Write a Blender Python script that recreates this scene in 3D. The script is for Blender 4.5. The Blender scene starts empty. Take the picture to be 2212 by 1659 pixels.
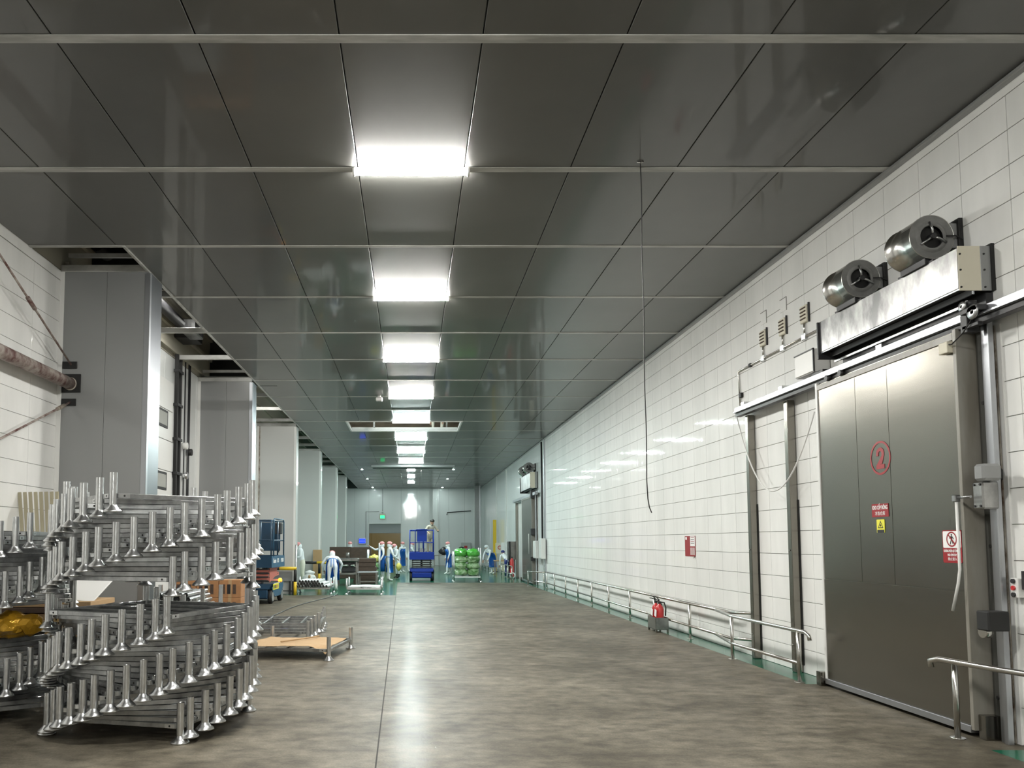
import bpy, bmesh, math, random
from mathutils import Vector, Matrix, Quaternion

random.seed(7)
SC = bpy.context.scene
COL = SC.collection
R = math.radians
PI = math.pi

# ------------------------------------------------------------------ camera, world, exposure
FPX = 1700.0                                   # focal length in pixels of the 2212 px wide frame
cam_d = bpy.data.cameras.new('camera')
cam_d.sensor_fit = 'HORIZONTAL'; cam_d.sensor_width = 36.0
cam_d.lens = FPX / 2212.0 * 36.0
cam_d.shift_x = (1106 - 888) / 2212.0
cam_d.shift_y = (1053.1 - 829.5) / 2212.0
cam_d.clip_end = 200
cam = bpy.data.objects.new('camera', cam_d); COL.objects.link(cam)
cam.location = (0, 0, 1.65); cam.rotation_euler = (R(94), 0, 0)
SC.camera = cam

world = bpy.data.worlds.new('world'); SC.world = world
world.use_nodes = True
world.node_tree.nodes['Background'].inputs[0].default_value = (.5, .55, .6, 1)
world.node_tree.nodes['Background'].inputs[1].default_value = .02

SC.view_settings.view_transform = 'Standard'
SC.view_settings.look = 'None'
SC.view_settings.exposure = 0.0
SC.view_settings.gamma = 1.0
SC.view_settings.use_curve_mapping = False
LAMP = 760.0                                     # radiance of the lamp tubes

# ------------------------------------------------------------------ materials
def mat(name, col, rough=.5, metal=0, coat=0, coat_r=.05, noise=None, bump=None, spec=.5, emit=None, trans=0, alpha=1, sss=0):
    """noise=(scale, dark colour, strength, detail, stretch)   bump=(scale, strength, stretch)"""
    m = bpy.data.materials.new(name); m.use_nodes = True
    nt = m.node_tree; b = nt.nodes['Principled BSDF']
    b.inputs['Base Color'].default_value = (*col, 1)
    b.inputs['Roughness'].default_value = rough
    b.inputs['Metallic'].default_value = metal
    b.inputs['Coat Weight'].default_value = coat
    b.inputs['Coat Roughness'].default_value = coat_r
    b.inputs['Specular IOR Level'].default_value = spec
    b.inputs['Transmission Weight'].default_value = trans
    b.inputs['Alpha'].default_value = alpha
    if emit:
        b.inputs['Emission Color'].default_value = (*emit[0], 1)
        b.inputs['Emission Strength'].default_value = emit[1]
    tc = None
    def coords(stretch):
        nonlocal tc
        if tc is None: tc = nt.nodes.new('ShaderNodeTexCoord')
        mp = nt.nodes.new('ShaderNodeMapping'); mp.inputs['Scale'].default_value = stretch
        geo = nt.nodes.new('ShaderNodeNewGeometry')
        nt.links.new(geo.outputs['Position'], mp.inputs['Vector'])
        return mp
    if noise:
        sc_, dark, st, det, stretch = noise
        mp = coords(stretch)
        n = nt.nodes.new('ShaderNodeTexNoise'); n.inputs['Scale'].default_value = sc_
        n.inputs['Detail'].default_value = det; n.inputs['Roughness'].default_value = .6
        nt.links.new(mp.outputs[0], n.inputs['Vector'])
        rp = nt.nodes.new('ShaderNodeValToRGB')
        rp.color_ramp.elements[0].position = .5 - .25 / max(st, .01) * .5
        rp.color_ramp.elements[1].position = .5 + .25 / max(st, .01) * .5
        rp.color_ramp.elements[0].color = (*dark, 1); rp.color_ramp.elements[1].color = (*col, 1)
        nt.links.new(n.outputs['Fac'], rp.inputs[0]); nt.links.new(rp.outputs[0], b.inputs['Base Color'])
    if bump:
        mp = coords(bump[2])
        n = nt.nodes.new('ShaderNodeTexNoise'); n.inputs['Scale'].default_value = bump[0]; n.inputs['Detail'].default_value = 3
        nt.links.new(mp.outputs[0], n.inputs['Vector'])
        bp = nt.nodes.new('ShaderNodeBump'); bp.inputs['Strength'].default_value = bump[1]; bp.inputs['Distance'].default_value = .02
        nt.links.new(n.outputs['Fac'], bp.inputs['Height']); nt.links.new(bp.outputs[0], b.inputs['Normal'])
        nt.links.new(bp.outputs[0], b.inputs['Coat Normal'])
    return m

S1 = (1, 1, 1)
M = {}
M['tile'] = mat('white_wall_tile', (.85, .85, .83), .5, coat=.38, coat_r=.035, spec=.25, bump=(2.6, .16, (1, 2.0, .35)), noise=(1.1, (.75, .755, .735), .8, 4, (1, 1.5, .35)))
M['grout'] = mat('tile_grout', (.30, .295, .28), .8)
M['panel'] = mat('white_sandwich_panel', (.74, .76, .75), .3, coat=.5, coat_r=.05, bump=(2.4, .16, (1, 1, .5)))
M['panel_gap'] = mat('panel_joint_shadow', (.12, .13, .13), .7)
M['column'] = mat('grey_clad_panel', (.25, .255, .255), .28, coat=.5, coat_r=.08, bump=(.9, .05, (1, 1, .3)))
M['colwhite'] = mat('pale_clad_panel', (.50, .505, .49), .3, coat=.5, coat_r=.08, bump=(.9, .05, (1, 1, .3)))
M['ceil'] = mat('grey_ceiling_panel', (.115, .115, .107), .34, coat=.32, coat_r=.05, spec=.35, bump=(.55, .035, (1, .8, 1)), noise=(.5, (.09, .09, .084), .7, 5, S1))
M['strip'] = mat('ceiling_joint_strip', (.52, .52, .50), .35, noise=(3, (.30, .30, .28), .8, 4, (.6, 3, 1)))
M['alu'] = mat('brushed_aluminium', (.46, .475, .50), .38, 1, bump=(3, .03, (8, 8, .4)))
def concrete():
    m = mat('polished_concrete', (.15, .133, .102), .48, coat=.05, coat_r=.1, spec=.16, bump=(40, .06, S1))
    nt = m.node_tree; bs = nt.nodes['Principled BSDF']
    geo = nt.nodes.new('ShaderNodeNewGeometry')
    def noise(scale, detail, stretch):
        mp = nt.nodes.new('ShaderNodeMapping'); mp.inputs['Scale'].default_value = stretch
        nt.links.new(geo.outputs['Position'], mp.inputs['Vector'])
        n = nt.nodes.new('ShaderNodeTexNoise'); n.inputs['Scale'].default_value = scale; n.inputs['Detail'].default_value = detail
        n.inputs['Roughness'].default_value = .65
        nt.links.new(mp.outputs[0], n.inputs['Vector']); return n.outputs['Fac']
    def ramp(src, p0, c0, p1, c1):
        r = nt.nodes.new('ShaderNodeValToRGB'); e = r.color_ramp.elements
        e[0].position, e[1].position = p0, p1; e[0].color, e[1].color = (*c0, 1), (*c1, 1)
        nt.links.new(src, r.inputs[0]); return r.outputs[0]
    big = ramp(noise(.55, 6, (1, 1.1, 1)), .38, (.090, .078, .058), .62, (.182, .163, .127))
    mid = ramp(noise(5.0, 8, (.8, 1.2, 1)), .32, (.48, .47, .46), .64, (1.22, 1.22, 1.21))
    fine = ramp(noise(60, 4, S1), .34, (.80, .80, .79), .66, (1.12, 1.12, 1.12))
    def mul(a_, b_):
        x = nt.nodes.new('ShaderNodeMix'); x.data_type = 'RGBA'; x.blend_type = 'MULTIPLY'; x.inputs[0].default_value = 1
        nt.links.new(a_, x.inputs[6]); nt.links.new(b_, x.inputs[7]); return x.outputs[2]
    nt.links.new(mul(mul(big, mid), fine), bs.inputs['Base Color'])
    rr = nt.nodes.new('ShaderNodeMapRange'); rr.inputs[3].default_value = .42; rr.inputs[4].default_value = .64
    nt.links.new(noise(3.0, 6, (.8, 1.2, 1)), rr.inputs[0]); nt.links.new(rr.outputs[0], bs.inputs['Roughness'])
    return m
M['concrete'] = concrete()
M['sidealu'] = mat('dull_aluminium_sheet', (.24, .25, .27), .36, 1)
M['joint'] = mat('floor_joint_filler', (.035, .033, .03), .8)
M['epoxy'] = mat('green_epoxy_floor', (.010, .095, .052), .18, coat=.0, coat_r=.06, spec=.3, noise=(2.0, (.02, .125, .075), .6, 7, S1), bump=(2, .03, S1))
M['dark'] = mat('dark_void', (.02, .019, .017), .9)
M['roof'] = mat('dark_roof_sheet', (.05, .045, .038), .8)
M['voidbrown'] = mat('brown_roof_void_sheet', (.24, .19, .13), .8, noise=(2, (.14, .11, .08), .8, 4, (1, 1, 3)))
M['voidwall'] = mat('beige_upper_wall', (.42, .40, .33), .7)
M['white'] = mat('white_paint', (.74, .74, .72), .35, coat=.2)
M['cream'] = mat('cream_plastic', (.66, .62, .50), .5)
M['black'] = mat('black_rubber', (.012, .012, .012), .6)
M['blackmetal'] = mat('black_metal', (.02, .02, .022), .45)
M['steel'] = mat('stainless_tube', (.60, .59, .56), .22, 1)
M['galv'] = mat('galvanised_steel', (.80, .81, .81), .29, 1, noise=(14, (.56, .57, .58), .5, 6, S1), bump=(30, .08, S1))
M['galvdark'] = mat('dark_galvanised_steel', (.54, .55, .55), .32, 1, noise=(9, (.27, .275, .28), .6, 7, S1), bump=(25, .08, S1))  # darker blotched galvanised tone for rails and fittings
def door_metal():
    m = mat('brushed_stainless_door', (.24, .228, .200), .23, 1, bump=(1.5, .06, (1, .35, 2.6)))
    return m
M['door'] = door_metal()
M['doorscr'] = mat('scratched_stainless', (.46, .46, .45), .3, 1, noise=(2.6, (.17, .17, .17), 1.0, 6, (1, 1.5, .7)), bump=(22, .05, (1, 6, 1)))
M['slabend'] = mat('pale_door_edge', (.29, .28, .25), .35, noise=(4, (.20, .185, .155), .8, 6, (1, 1, .2)))
M['jamb'] = mat('jamb_gap_shade', (.045, .045, .04), .5)  # shade of the gap beside the slab painted onto the jamb
M['face'] = mat('dull_grey_fan_plate', (.22, .22, .215), .5, noise=(9, (.15, .15, .145), .7, 5, S1))
M['rust'] = mat('rusty_seal', (.55, .52, .45), .8, noise=(9, (.10, .055, .03), .7, 8, (1, 1, .6)))
M['lamp'] = mat('lit_lamp_diffuser', (.9, .9, .9), .4, emit=((1, .985, .93), LAMP))
M['lampcool'] = mat('lit_cool_lamp_diffuser', (.9, .9, .9), .4, emit=((.83, 1, .97), LAMP * 1.0))
M['tealblue'] = mat('dark_teal_blue_paint', (.009, .048, .10), .35, coat=.3, noise=(5, (.006, .034, .07), .6, 5, S1))
M['lightteal'] = mat('lighter_teal_blue_paint', (.035, .115, .20), .4, noise=(5, (.025, .085, .15), .6, 5, S1))  # lighter teal for the lift's side parts
M['blue'] = mat('royal_blue_paint', (.005, .030, .25), .45, spec=.2)
M['darkblue'] = mat('deep_blue_paint', (.012, .028, .17), .4)
M['red'] = mat('red_print', (.30, .008, .014), .4)
M['redpaint'] = mat('red_enamel', (.50, .018, .02), .3, coat=.5)
M['yellow'] = mat('yellow_paint', (.72, .48, .02), .4)
M['brightyellow'] = mat('yellow_print', (.80, .76, .06), .4)
M['printblack'] = mat('black_print', (.01, .01, .012), .5)
M['printwhite'] = mat('white_print', (.85, .85, .84), .5)
M['beigeboard'] = mat('beige_board', (.42, .385, .27), .7, noise=(6, (.33, .30, .21), .7, 6, (1, 1, .2)))
M['card'] = mat('brown_cardboard', (.42, .285, .155), .85, noise=(4, (.40, .26, .13), .6, 6, S1))
M['carddark'] = mat('dark_brown_board', (.080, .048, .032), .7, noise=(5, (.048, .030, .021), .6, 6, (1, 1, 4)))
M['carton'] = mat('orange_brown_carton', (.40, .20, .085), .8, noise=(9, (.33, .16, .07), .6, 5, S1))
M['gold'] = mat('gold_foil_bag', (.42, .23, .015), .28, .5, bump=(30, .4, S1))
M['brownpipe'] = mat('worn_red_brown_pipe', (.10, .03, .025), .6, noise=(7, (.42, .37, .33), 1.0, 7, S1))
M['suit'] = mat('white_work_suit', (.76, .78, .80), .8, bump=(16, .35, S1))
M['creamsuit'] = mat('cream_trousers', (.70, .69, .58), .85, bump=(14, .35, S1))
M['khaki'] = mat('khaki_work_clothes', (.50, .46, .37), .85, bump=(14, .4, S1), noise=(6, (.38, .35, .28), .6, 5, S1))
M['apron'] = mat('blue_plastic_apron', (.008, .13, .48), .3, coat=.3, bump=(10, .3, S1))
M['pinkcap'] = mat('pink_hair_net', (.72, .30, .30), .8)
M['skin'] = mat('skin', (.45, .27, .19), .6)
M['hair'] = mat('black_hair', (.012, .010, .009), .5)
M['boot'] = mat('white_rubber_boot', (.78, .78, .74), .35)
M['bag'] = mat('green_plastic_bag', (.10, .26, .07), .3, coat=.4, coat_r=.12, bump=(14, 1.0, S1), noise=(7, (.34, .46, .28), 1.0, 6, S1))  # pale patches in the colour imitate highlights on the plastic
M['bagtop'] = mat('bright_green_plastic_bag', (.07, .36, .045), .3, coat=.5, coat_r=.12, bump=(9, .7, S1))
M['sack'] = mat('white_woven_sack', (.62, .63, .62), .7, bump=(10, .6, S1))
M['bagyellow'] = mat('yellow_plastic_bag', (.70, .62, .14), .35, bump=(11, .7, S1))
M['bin'] = mat('black_plastic_sack', (.02, .02, .022), .35, bump=(10, .7, S1))
M['curtain'] = mat('amber_pvc_strip', (.26, .135, .010), .3, coat=.3, bump=(3, .2, (3, 1, .3)))
M['shutter'] = mat('grey_shutter', (.34, .35, .35), .5)
M['exit'] = mat('lit_green_exit_face', (.05, .6, .2), .4, emit=((.02, .9, .25), 2.2))
M['uv'] = mat('lit_blue_insect_tube', (.1, .2, .9), .4, emit=((.0, .015, 1.0), 3.0))
M['beacon'] = mat('lit_amber_beacon', (.9, .35, .02), .3, emit=((1, .42, .03), 3.5))
M['salmon'] = mat('salmon_red', (.55, .17, .13), .45, .2)  # own red-pink colour, one even tone
M['glassdark'] = mat('dark_window_pane', (.40, .41, .38), .12, coat=.5)
M['tube_white'] = mat('white_plastic_pipe', (.72, .73, .72), .35)
M['machine'] = mat('dull_stainless_machine', (.30, .29, .27), .38, .9, noise=(5, (.18, .17, .16), .6, 5, S1))

# ------------------------------------------------------------------ geometry helpers
class B:
    """collects shapes (world or local coordinates) into one mesh"""
    def __init__(s): s.bm = bmesh.new()
    def box(s, x0, x1, y0, y1, z0, z1, bev=0, rot=None, mi=0):
        r = bmesh.ops.create_cube(s.bm, size=1)
        vs = r['verts']
        c = Vector(((x0+x1)/2, (y0+y1)/2, (z0+z1)/2)); d = Vector((abs(x1-x0), abs(y1-y0), abs(z1-z0)))
        for v in vs: v.co = Vector((v.co.x*d.x, v.co.y*d.y, v.co.z*d.z))
        if bev > 0:
            es = list({e for v in vs for e in v.link_edges})
            rr = bmesh.ops.bevel(s.bm, geom=es, offset=bev, segments=1, affect='EDGES')
            vs = list({v for f in rr['faces'] for v in f.verts} | {v for v in vs if v.is_valid})
        for v in vs:
            if rot is not None: v.co = rot @ v.co
            v.co += c
        if mi:
            for f in {f for v in vs for f in v.link_faces}: f.material_index = mi
        return s
    def cyl(s, p0, p1, r, seg=12, r2=None, caps=True, mi=0):
        p0, p1 = Vector(p0), Vector(p1); d = p1 - p0
        if d.length < 1e-6: return s
        q = Vector((0, 0, 1)).rotation_difference(d.normalized())
        r2 = r if r2 is None else r2
        a = [s.bm.verts.new(p0 + q @ Vector((r*math.cos(2*PI*i/seg), r*math.sin(2*PI*i/seg), 0))) for i in range(seg)]
        b = [s.bm.verts.new(p1 + q @ Vector((r2*math.cos(2*PI*i/seg), r2*math.sin(2*PI*i/seg), 0))) for i in range(seg)]
        for i in range(seg):
            f = s.bm.faces.new((a[i], a[(i+1) % seg], b[(i+1) % seg], b[i])); f.smooth = seg > 6; f.material_index = mi
        if caps:
            f = s.bm.faces.new(a[::-1]); f.material_index = mi
            f = s.bm.faces.new(b); f.material_index = mi
        return s
    def tube(s, pts, r, seg=8, caps=True):
        pts = [Vector(p) for p in pts]; n = len(pts); rings = []
        up = None
        for i, p in enumerate(pts):
            t = (pts[min(i+1, n-1)] - pts[max(i-1, 0)]).normalized()
            if up is None:
                up = Vector((0, 0, 1)) if abs(t.z) < .9 else Vector((1, 0, 0))
            sx = t.cross(up).normalized(); up = sx.cross(t).normalized()
            rr = r[i] if isinstance(r, (list, tuple)) else r
            rings.append([s.bm.verts.new(p + sx*rr*math.cos(2*PI*k/seg) + up*rr*math.sin(2*PI*k/seg)) for k in range(seg)])
        for a, b in zip(rings, rings[1:]):
            for k in range(seg):
                f = s.bm.faces.new((a[k], a[(k+1) % seg], b[(k+1) % seg], b[k])); f.smooth = True
        if caps:
            s.bm.faces.new(rings[0][::-1]); s.bm.faces.new(rings[-1])
        return s
    def lathe(s, prof, c=(0, 0, 0), seg=16, axis='Z'):
        c = Vector(c); rings = []
        for r, z in prof:
            ring = []
            for k in range(seg):
                a = 2*PI*k/seg
                p = Vector((r*math.cos(a), r*math.sin(a), z))
                if axis == 'Y': p = Vector((p.x, p.z, p.y))
                if axis == 'X': p = Vector((p.z, p.x, p.y))
                ring.append(s.bm.verts.new(c + p))
            rings.append(ring)
        for a, b in zip(rings, rings[1:]):
            for k in range(seg):
                f = s.bm.faces.new((a[k], a[(k+1) % seg], b[(k+1) % seg], b[k])); f.smooth = True
        return s
    def poly(s, pts, d=None, mi=0):
        """flat polygon; extruded by vector d when given"""
        vs = [s.bm.verts.new(Vector(p)) for p in pts]
        f = s.bm.faces.new(vs); f.material_index = mi
        if d is not None:
            d = Vector(d); n = len(vs)
            ws = [s.bm.verts.new(v.co + d) for v in vs]
            s.bm.faces.new(ws[::-1])
            for i in range(n): s.bm.faces.new((vs[i], ws[i], ws[(i+1) % n], vs[(i+1) % n]))
        return s
    def ball(s, c, rx, ry, rz, sub=2, noise=0, seed=0, sq=1.0, crumple=0):
        r = bmesh.ops.create_icosphere(s.bm, subdivisions=sub, radius=1)
        rnd = random.Random(seed); ph = [rnd.uniform(0, 6.28) for _ in range(6)]
        for v in r['verts']:
            p = v.co.copy()
            k = 1 + noise*(math.sin(3*p.x+ph[0]) + math.sin(4*p.y+ph[1]) + math.sin(3.5*p.z+ph[2]) + .6*math.sin(8*p.x+ph[3]+3*p.z) + .6*math.sin(9*p.z+ph[4]+4*p.y))
            if sq != 1.0: p = Vector([math.copysign(abs(q_)**sq, q_) for q_ in p])
            if crumple: k *= 1 + rnd.uniform(-crumple, crumple)
            v.co = Vector(c) + Vector((p.x*rx*k, p.y*ry*k, p.z*rz*k))
        for f in {f for v in r['verts'] for f in v.link_faces}: f.smooth = not crumple
        return s
    def mesh(s, name, mats, off=(0, 0, 0)):
        bmesh.ops.recalc_face_normals(s.bm, faces=s.bm.faces)
        me = bpy.data.meshes.new(name)
        off = Vector(off)
        if off.length > 0:
            for v in s.bm.verts: v.co -= off
        s.bm.to_mesh(me); s.bm.free()
        for m in (mats if isinstance(mats, (list, tuple)) else [mats]):
            me.materials.append(M[m] if isinstance(m, str) else m)
        return me

def link(name, data, parent=None, loc=(0, 0, 0), rot=None):
    o = bpy.data.objects.new(name, data); COL.objects.link(o)
    o.location = loc
    if rot is not None: o.rotation_euler = rot
    if parent is not None: o.parent = parent
    return o
def tag(o, label=None, cat=None, group=None, kind=None):
    if label: o['label'] = label
    if cat: o['category'] = cat
    if group: o['group'] = group
    if kind: o['kind'] = kind
    return o
def thing(name, label, cat, loc=(0, 0, 0), rz=0, group=None, kind=None):
    o = bpy.data.objects.new(name, None); COL.objects.link(o)
    o.empty_display_size = .1
    o.location = loc; o.rotation_euler = (0, 0, rz)
    return tag(o, label, cat, group, kind)
def root_of(o):
    while o.parent is not None: o = o.parent
    return o
def part(parent, name, b, m, world=True, kind=None, label=None):
    """mesh part; with world=True the shapes were given in world coordinates (root unrotated)"""
    r = root_of(parent)
    me = b.mesh(name, m, r.location if (world and r.type == 'EMPTY') else (0, 0, 0))
    o = link(name, me, parent)
    return tag(o, label, None, None, kind)
def single(name, b, m, label, cat, base=(0, 0, 0), group=None, kind=None):
    me = b.mesh(name, m, base)
    o = link(name, me, None, base)
    return tag(o, label, cat, group, kind)
def copy_tree(o, parent=None):
    c = o.copy(); COL.objects.link(c); c.parent = parent
    for ch in o.children: copy_tree(ch, c)
    return c

def text_mesh(name, body, size, m, width=None, bold=0.0, align='CENTER'):
    cu = bpy.data.curves.new(name, 'FONT'); cu.body = body; cu.size = size
    cu.align_x = align; cu.align_y = 'CENTER'; cu.extrude = .0006; cu.offset = bold; cu.resolution_u = 3
    t = bpy.data.objects.new(name, cu); COL.objects.link(t)
    bpy.context.view_layer.update()
    dg = bpy.context.evaluated_depsgraph_get()
    me = bpy.data.meshes.new_from_object(t.evaluated_get(dg))
    bpy.data.objects.remove(t); bpy.data.curves.remove(cu)
    if me.vertices and width:
        xs = [v.co.x for v in me.vertices]; w = max(xs) - min(xs); c = (max(xs)+min(xs))/2
        for v in me.vertices: v.co.x = (v.co.x - c) * width / w
    me.materials.clear(); me.materials.append(M[m])
    return me

# ------------------------------------------------------------------ the hall
ZC = 5.52          # ceiling height
XR, XL = 5.0, -5.0 # side walls
XCOL = -3.72       # inner face of the left columns
YB = 56.5          # far wall
Y0 = -7.0          # wall behind the photographer

# floor: a dark bed, concrete and green slabs laid on it with open joints
floor = single('floor', B().box(-5.3, 5.3, Y0, YB+4, -.2, -.008), 'joint', 'hall floor of worn grey concrete with green painted far end', 'floor', kind='structure')
def slab(name, pts, m):
    part(floor, name, B().poly([(x, y, 0) for x, y in pts], (0, 0, -.05)), m)
xj = lambda y: -.195 - (y) * .0112
slab('concrete_slab', [(-5.3, Y0), (xj(Y0)-.006, Y0), (xj(24.9)-.006, 24.9), (-5.3, 24.9)], 'concrete')
slab('concrete_slab', [(xj(Y0)+.006, Y0), (4.62, Y0), (4.62, 32.6), (xj(32.6), 32.75), (xj(24.9)+.006, 24.9)], 'concrete')
slab('green_slab', [(-5.3, 24.905), (xj(24.9), 24.905), (xj(32.6)-.004, 32.755), (4.62, 32.605), (4.62, YB+4), (-5.3, YB+4)], 'epoxy')
slab('green_strip', [(4.622, 9.34), (5.3, 9.34), (5.3, YB+4), (4.622, YB+4)], 'epoxy')
slab('green_strip', [(4.622, Y0), (5.3, Y0), (5.3, 6.40), (4.622, 6.40)], 'epoxy')
slab('concrete_slab', [(4.6205, 6.402), (5.3, 6.402), (5.3, 9.338), (4.6205, 9.338)], 'concrete')

# right wall: tiles of 0.573 x 0.30 m on a dark grout bed, then tall panels
wall_r = single('wall_right', B().box(5.012, 5.35, Y0, YB, 0, 8.6), 'grout', 'long white wall on the right, tiled near the camera and panelled beyond', 'wall', kind='structure')
TW, TH = .573, .30
def tile_mesh(h=TH):
    return B().box(-.010, .006, -(TW-.006)/2, (TW-.006)/2, -(h-.006)/2, (h-.006)/2, .002).mesh('wall_tile', 'tile')
tm = tile_mesh()
tiles = []
for k in range(-4, 41):
    y = 6.37 + TW*k + TW/2
    for r in range(18): tiles.append((y, r*TH + TH/2))
tiles.sort(key=lambda t: (max(t[0], 6.2 - (t[0]-6.2)), t[1]))
seen = [t for t in tiles if t[0] > 5.6]
named = seen[:300]; rest = [t for t in tiles if t not in set(named)]
for y, z in named: link('wall_tile', tm, wall_r, (5.004, y, z))
rb = B()
for y, z in rest: rb.box(4.994, 5.010, y-(TW-.006)/2, y+(TW-.006)/2, z-(TH-.006)/2, z+(TH-.006)/2)
tag(part(wall_r, 'farther_wall_tiles', rb, 'tile'), kind='stuff')
part(wall_r, 'top_filler_strip', B().box(4.994, 5.012, Y0, 29.2, 5.403, 5.54), 'tile')
for k in range(24):
    y = 29.62 + 1.14*k
    part(wall_r, 'wall_panel', B().box(4.994, 5.012, y+.004, min(y+1.136, YB), 0.0, 5.54, .002), 'panel')
part(wall_r, 'cover_trim', B().box(4.94, 5.0, 29.15, 29.30, 0, 5.5, .004), 'alu')
part(wall_r, 'cover_trim', B().box(4.955, 5.0, 29.30, 29.55, 0, 5.5, .004), 'white')
for y in (41.0, 45.6):
    part(wall_r, 'cover_trim', B().box(4.95, 5.0, y, y+.18, 0, 5.5, .004), 'white')
part(wall_r, 'corner_cove', B().box(4.93, 5.0, Y0, YB, ZC-.045, ZC, .01), 'column')

# wall behind the photographer
single('wall_front', B().box(-5.35, 5.35, Y0-.3, Y0, 0, 8.6), 'panel', 'plain white wall behind the photographer', 'wall', kind='structure')

# far wall with a doorway
wall_b = single('wall_back', B().box(-5.3, -3.03, YB+.012, YB+.3, 0, 8.6).box(-.72, 5.3, YB+.012, YB+.3, 0, 8.6).box(-3.03, -.72, YB+.012, YB+.3, 3.0, 8.6),
                'panel_gap', 'pale panelled wall closing the far end of the hall', 'wall', kind='structure')
xs = [-5.0, -4.05, -3.03, -.72, .42, 1.56, 2.70, 3.84, 5.0]
for a, c_ in zip(xs, xs[1:]):
    z0 = 3.0 if a == -3.03 else 0
    part(wall_b, 'wall_panel', B().box(a+.004, c_-.004, YB-.006, YB+.012, z0, 5.54, .002), 'panel')
part(wall_b, 'pilaster', B().box(1.58, 1.95, YB-.32, YB-.004, 0, 5.5, .006), 'panel')
part(wall_b, 'pilaster_edge', B().box(1.90, 1.96, YB-.36, YB-.30, 0, 5.5, .004), 'white')
part(wall_b, 'pilaster_edge', B().box(1.54, 1.60, YB-.36, YB-.30, 0, 5.5, .004), 'white')
part(wall_b, 'grey_column', B().box(4.30, 4.62, YB-3.4, YB-3.05, 0, 5.5, .006), 'column')
part(wall_b, 'grey_column_trim', B().box(4.60, 4.68, YB-3.42, YB-3.34, 0, 5.5, .004), 'alu')
dw = thing('door_3', 'far doorway hung with amber plastic strips under a grey shutter', 'doorway', (-1.87, YB, 0), kind='structure')
part(dw, 'frame', B().box(-3.09, -3.01, YB-.05, YB+.2, 0, 3.06, .004).box(-.74, -.66, YB-.05, YB+.2, 0, 3.06, .004).box(-3.01, -.74, YB-.05, YB+.2, 2.98, 3.06, .004), 'white')
part(dw, 'shutter', B().box(-3.01, -.74, YB+.10, YB+.18, 2.30, 2.98, .004), 'shutter')
for i in range(12):
    x = -3.0 + i*.187
    part(dw, 'plastic_strip', B().box(x, x+.205, YB+.04+.012*(i % 2), YB+.046+.012*(i % 2), .05, 2.34), 'curtain')
part(dw, 'curtain_rail', B().box(-3.0, -.75, YB+.02, YB+.09, 2.32, 2.37, .004), 'shutter')
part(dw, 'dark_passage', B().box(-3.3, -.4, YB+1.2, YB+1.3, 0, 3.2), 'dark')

# left wall: tiles near, panels in the bays
wall_l = single('wall_left', B().box(-5.35, -5.012, Y0, YB, 0, 8.6), 'grout', 'white tiled and panelled wall on the left behind the columns', 'wall', kind='structure')
for k in range(-7, 1):
    y = 10.75 + .90*k
    for r in range(18):
        z0 = r*.2985
        link('wall_tile', bpy.data.meshes['left_tile'] if 'left_tile' in bpy.data.meshes else B().box(-.006, .010, -.447, .447, -.1465, .1465, .002).mesh('left_tile', 'tile'), wall_l, (-5.004, y-.1, z0+.149))
part(wall_l, 'top_filler_strip', B().box(-5.012, -4.994, Y0, 11.1, 5.38, 5.52), 'tile')
for k in range(39):
    y = 11.1 + 1.165*k
    part(wall_l, 'wall_panel', B().box(-5.012, -4.994, y+.004, y+1.161, 0, 5.52, .002), 'panel')
part(wall_l, 'upper_wall', B().box(-5.012, -4.994, Y0, YB, 5.53, 8.5), 'voidwall')
for z in (5.62, 6.1, 6.6):
    part(wall_l, 'wall_purlin', B().box(-4.994, -4.93, 11.1, 40, z, z+.07), 'voidwall')
single('roof', B().box(-5.3, 5.3, Y0, YB+.3, 8.5, 8.6), 'roof', 'dark roof sheeting high above the ceiling gaps', 'roof', kind='structure')

# ------------------------------------------------------------------ ceiling panels
HX0, HX1, HY0, HY1 = -2.05, 1.60, 25.0, 27.1
ceil = single('ceiling', B().box(-5.0, 5.0, Y0, 10.06, ZC+.05, ZC+.06)
              .box(-3.74, 5.0, 10.06, HY0, ZC+.05, ZC+.06).box(-3.74, HX0, HY0, HY1, ZC+.05, ZC+.06).box(HX1, 5.0, HY0, HY1, ZC+.05, ZC+.06)
              .box(-3.74, 5.0, HY1, YB, ZC+.05, ZC+.06), 'panel_gap', 'glossy grey panelled ceiling with pale joints across the hall', 'ceiling', kind='structure')
PITCH = 2.13
JY = [7.93 + PITCH*k for k in range(-8, 24)]
cuts = [-4.95, -3.85, -2.75, -1.65, -.55, .55, 1.65, 2.75, 3.85, 5.0]
cmesh = {}
def cpanel(x0, x1, y0, y1):
    w, l = round(x1-x0-.010, 4), round(y1-y0-.008, 4)
    if (w, l) not in cmesh:
        cmesh[(w, l)] = B().box(-w/2, w/2, -l/2, l/2, 0, .05, .003).mesh('ceiling_panel', 'ceil')
    link('ceiling_panel', cmesh[(w, l)], ceil, ((x0+x1)/2, (y0+y1)/2, ZC + random.uniform(0, .002)), (random.uniform(-.0006, .0006), random.uniform(-.0006, .0006), 0))
for j, (ya, yb) in enumerate(zip(JY, JY[1:] + [JY[-1]+PITCH])):
    if ya >= YB: break
    yb = min(yb, YB)
    near = yb < 10.5
    xs = [-5.0] + cuts[1:] if near else [-3.74] + cuts[2:]
    hatch = abs(ya - 24.97) < .1
    for a, c_ in zip(xs, xs[1:]):
        if hatch:
            if c_ <= HX0 or a >= HX1: cpanel(a, c_, ya, yb)
            elif a < HX0: cpanel(a, HX0, ya, yb)
            elif c_ > HX1: cpanel(HX1, c_, ya, yb)
        else: cpanel(a, c_, ya, yb)
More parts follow.
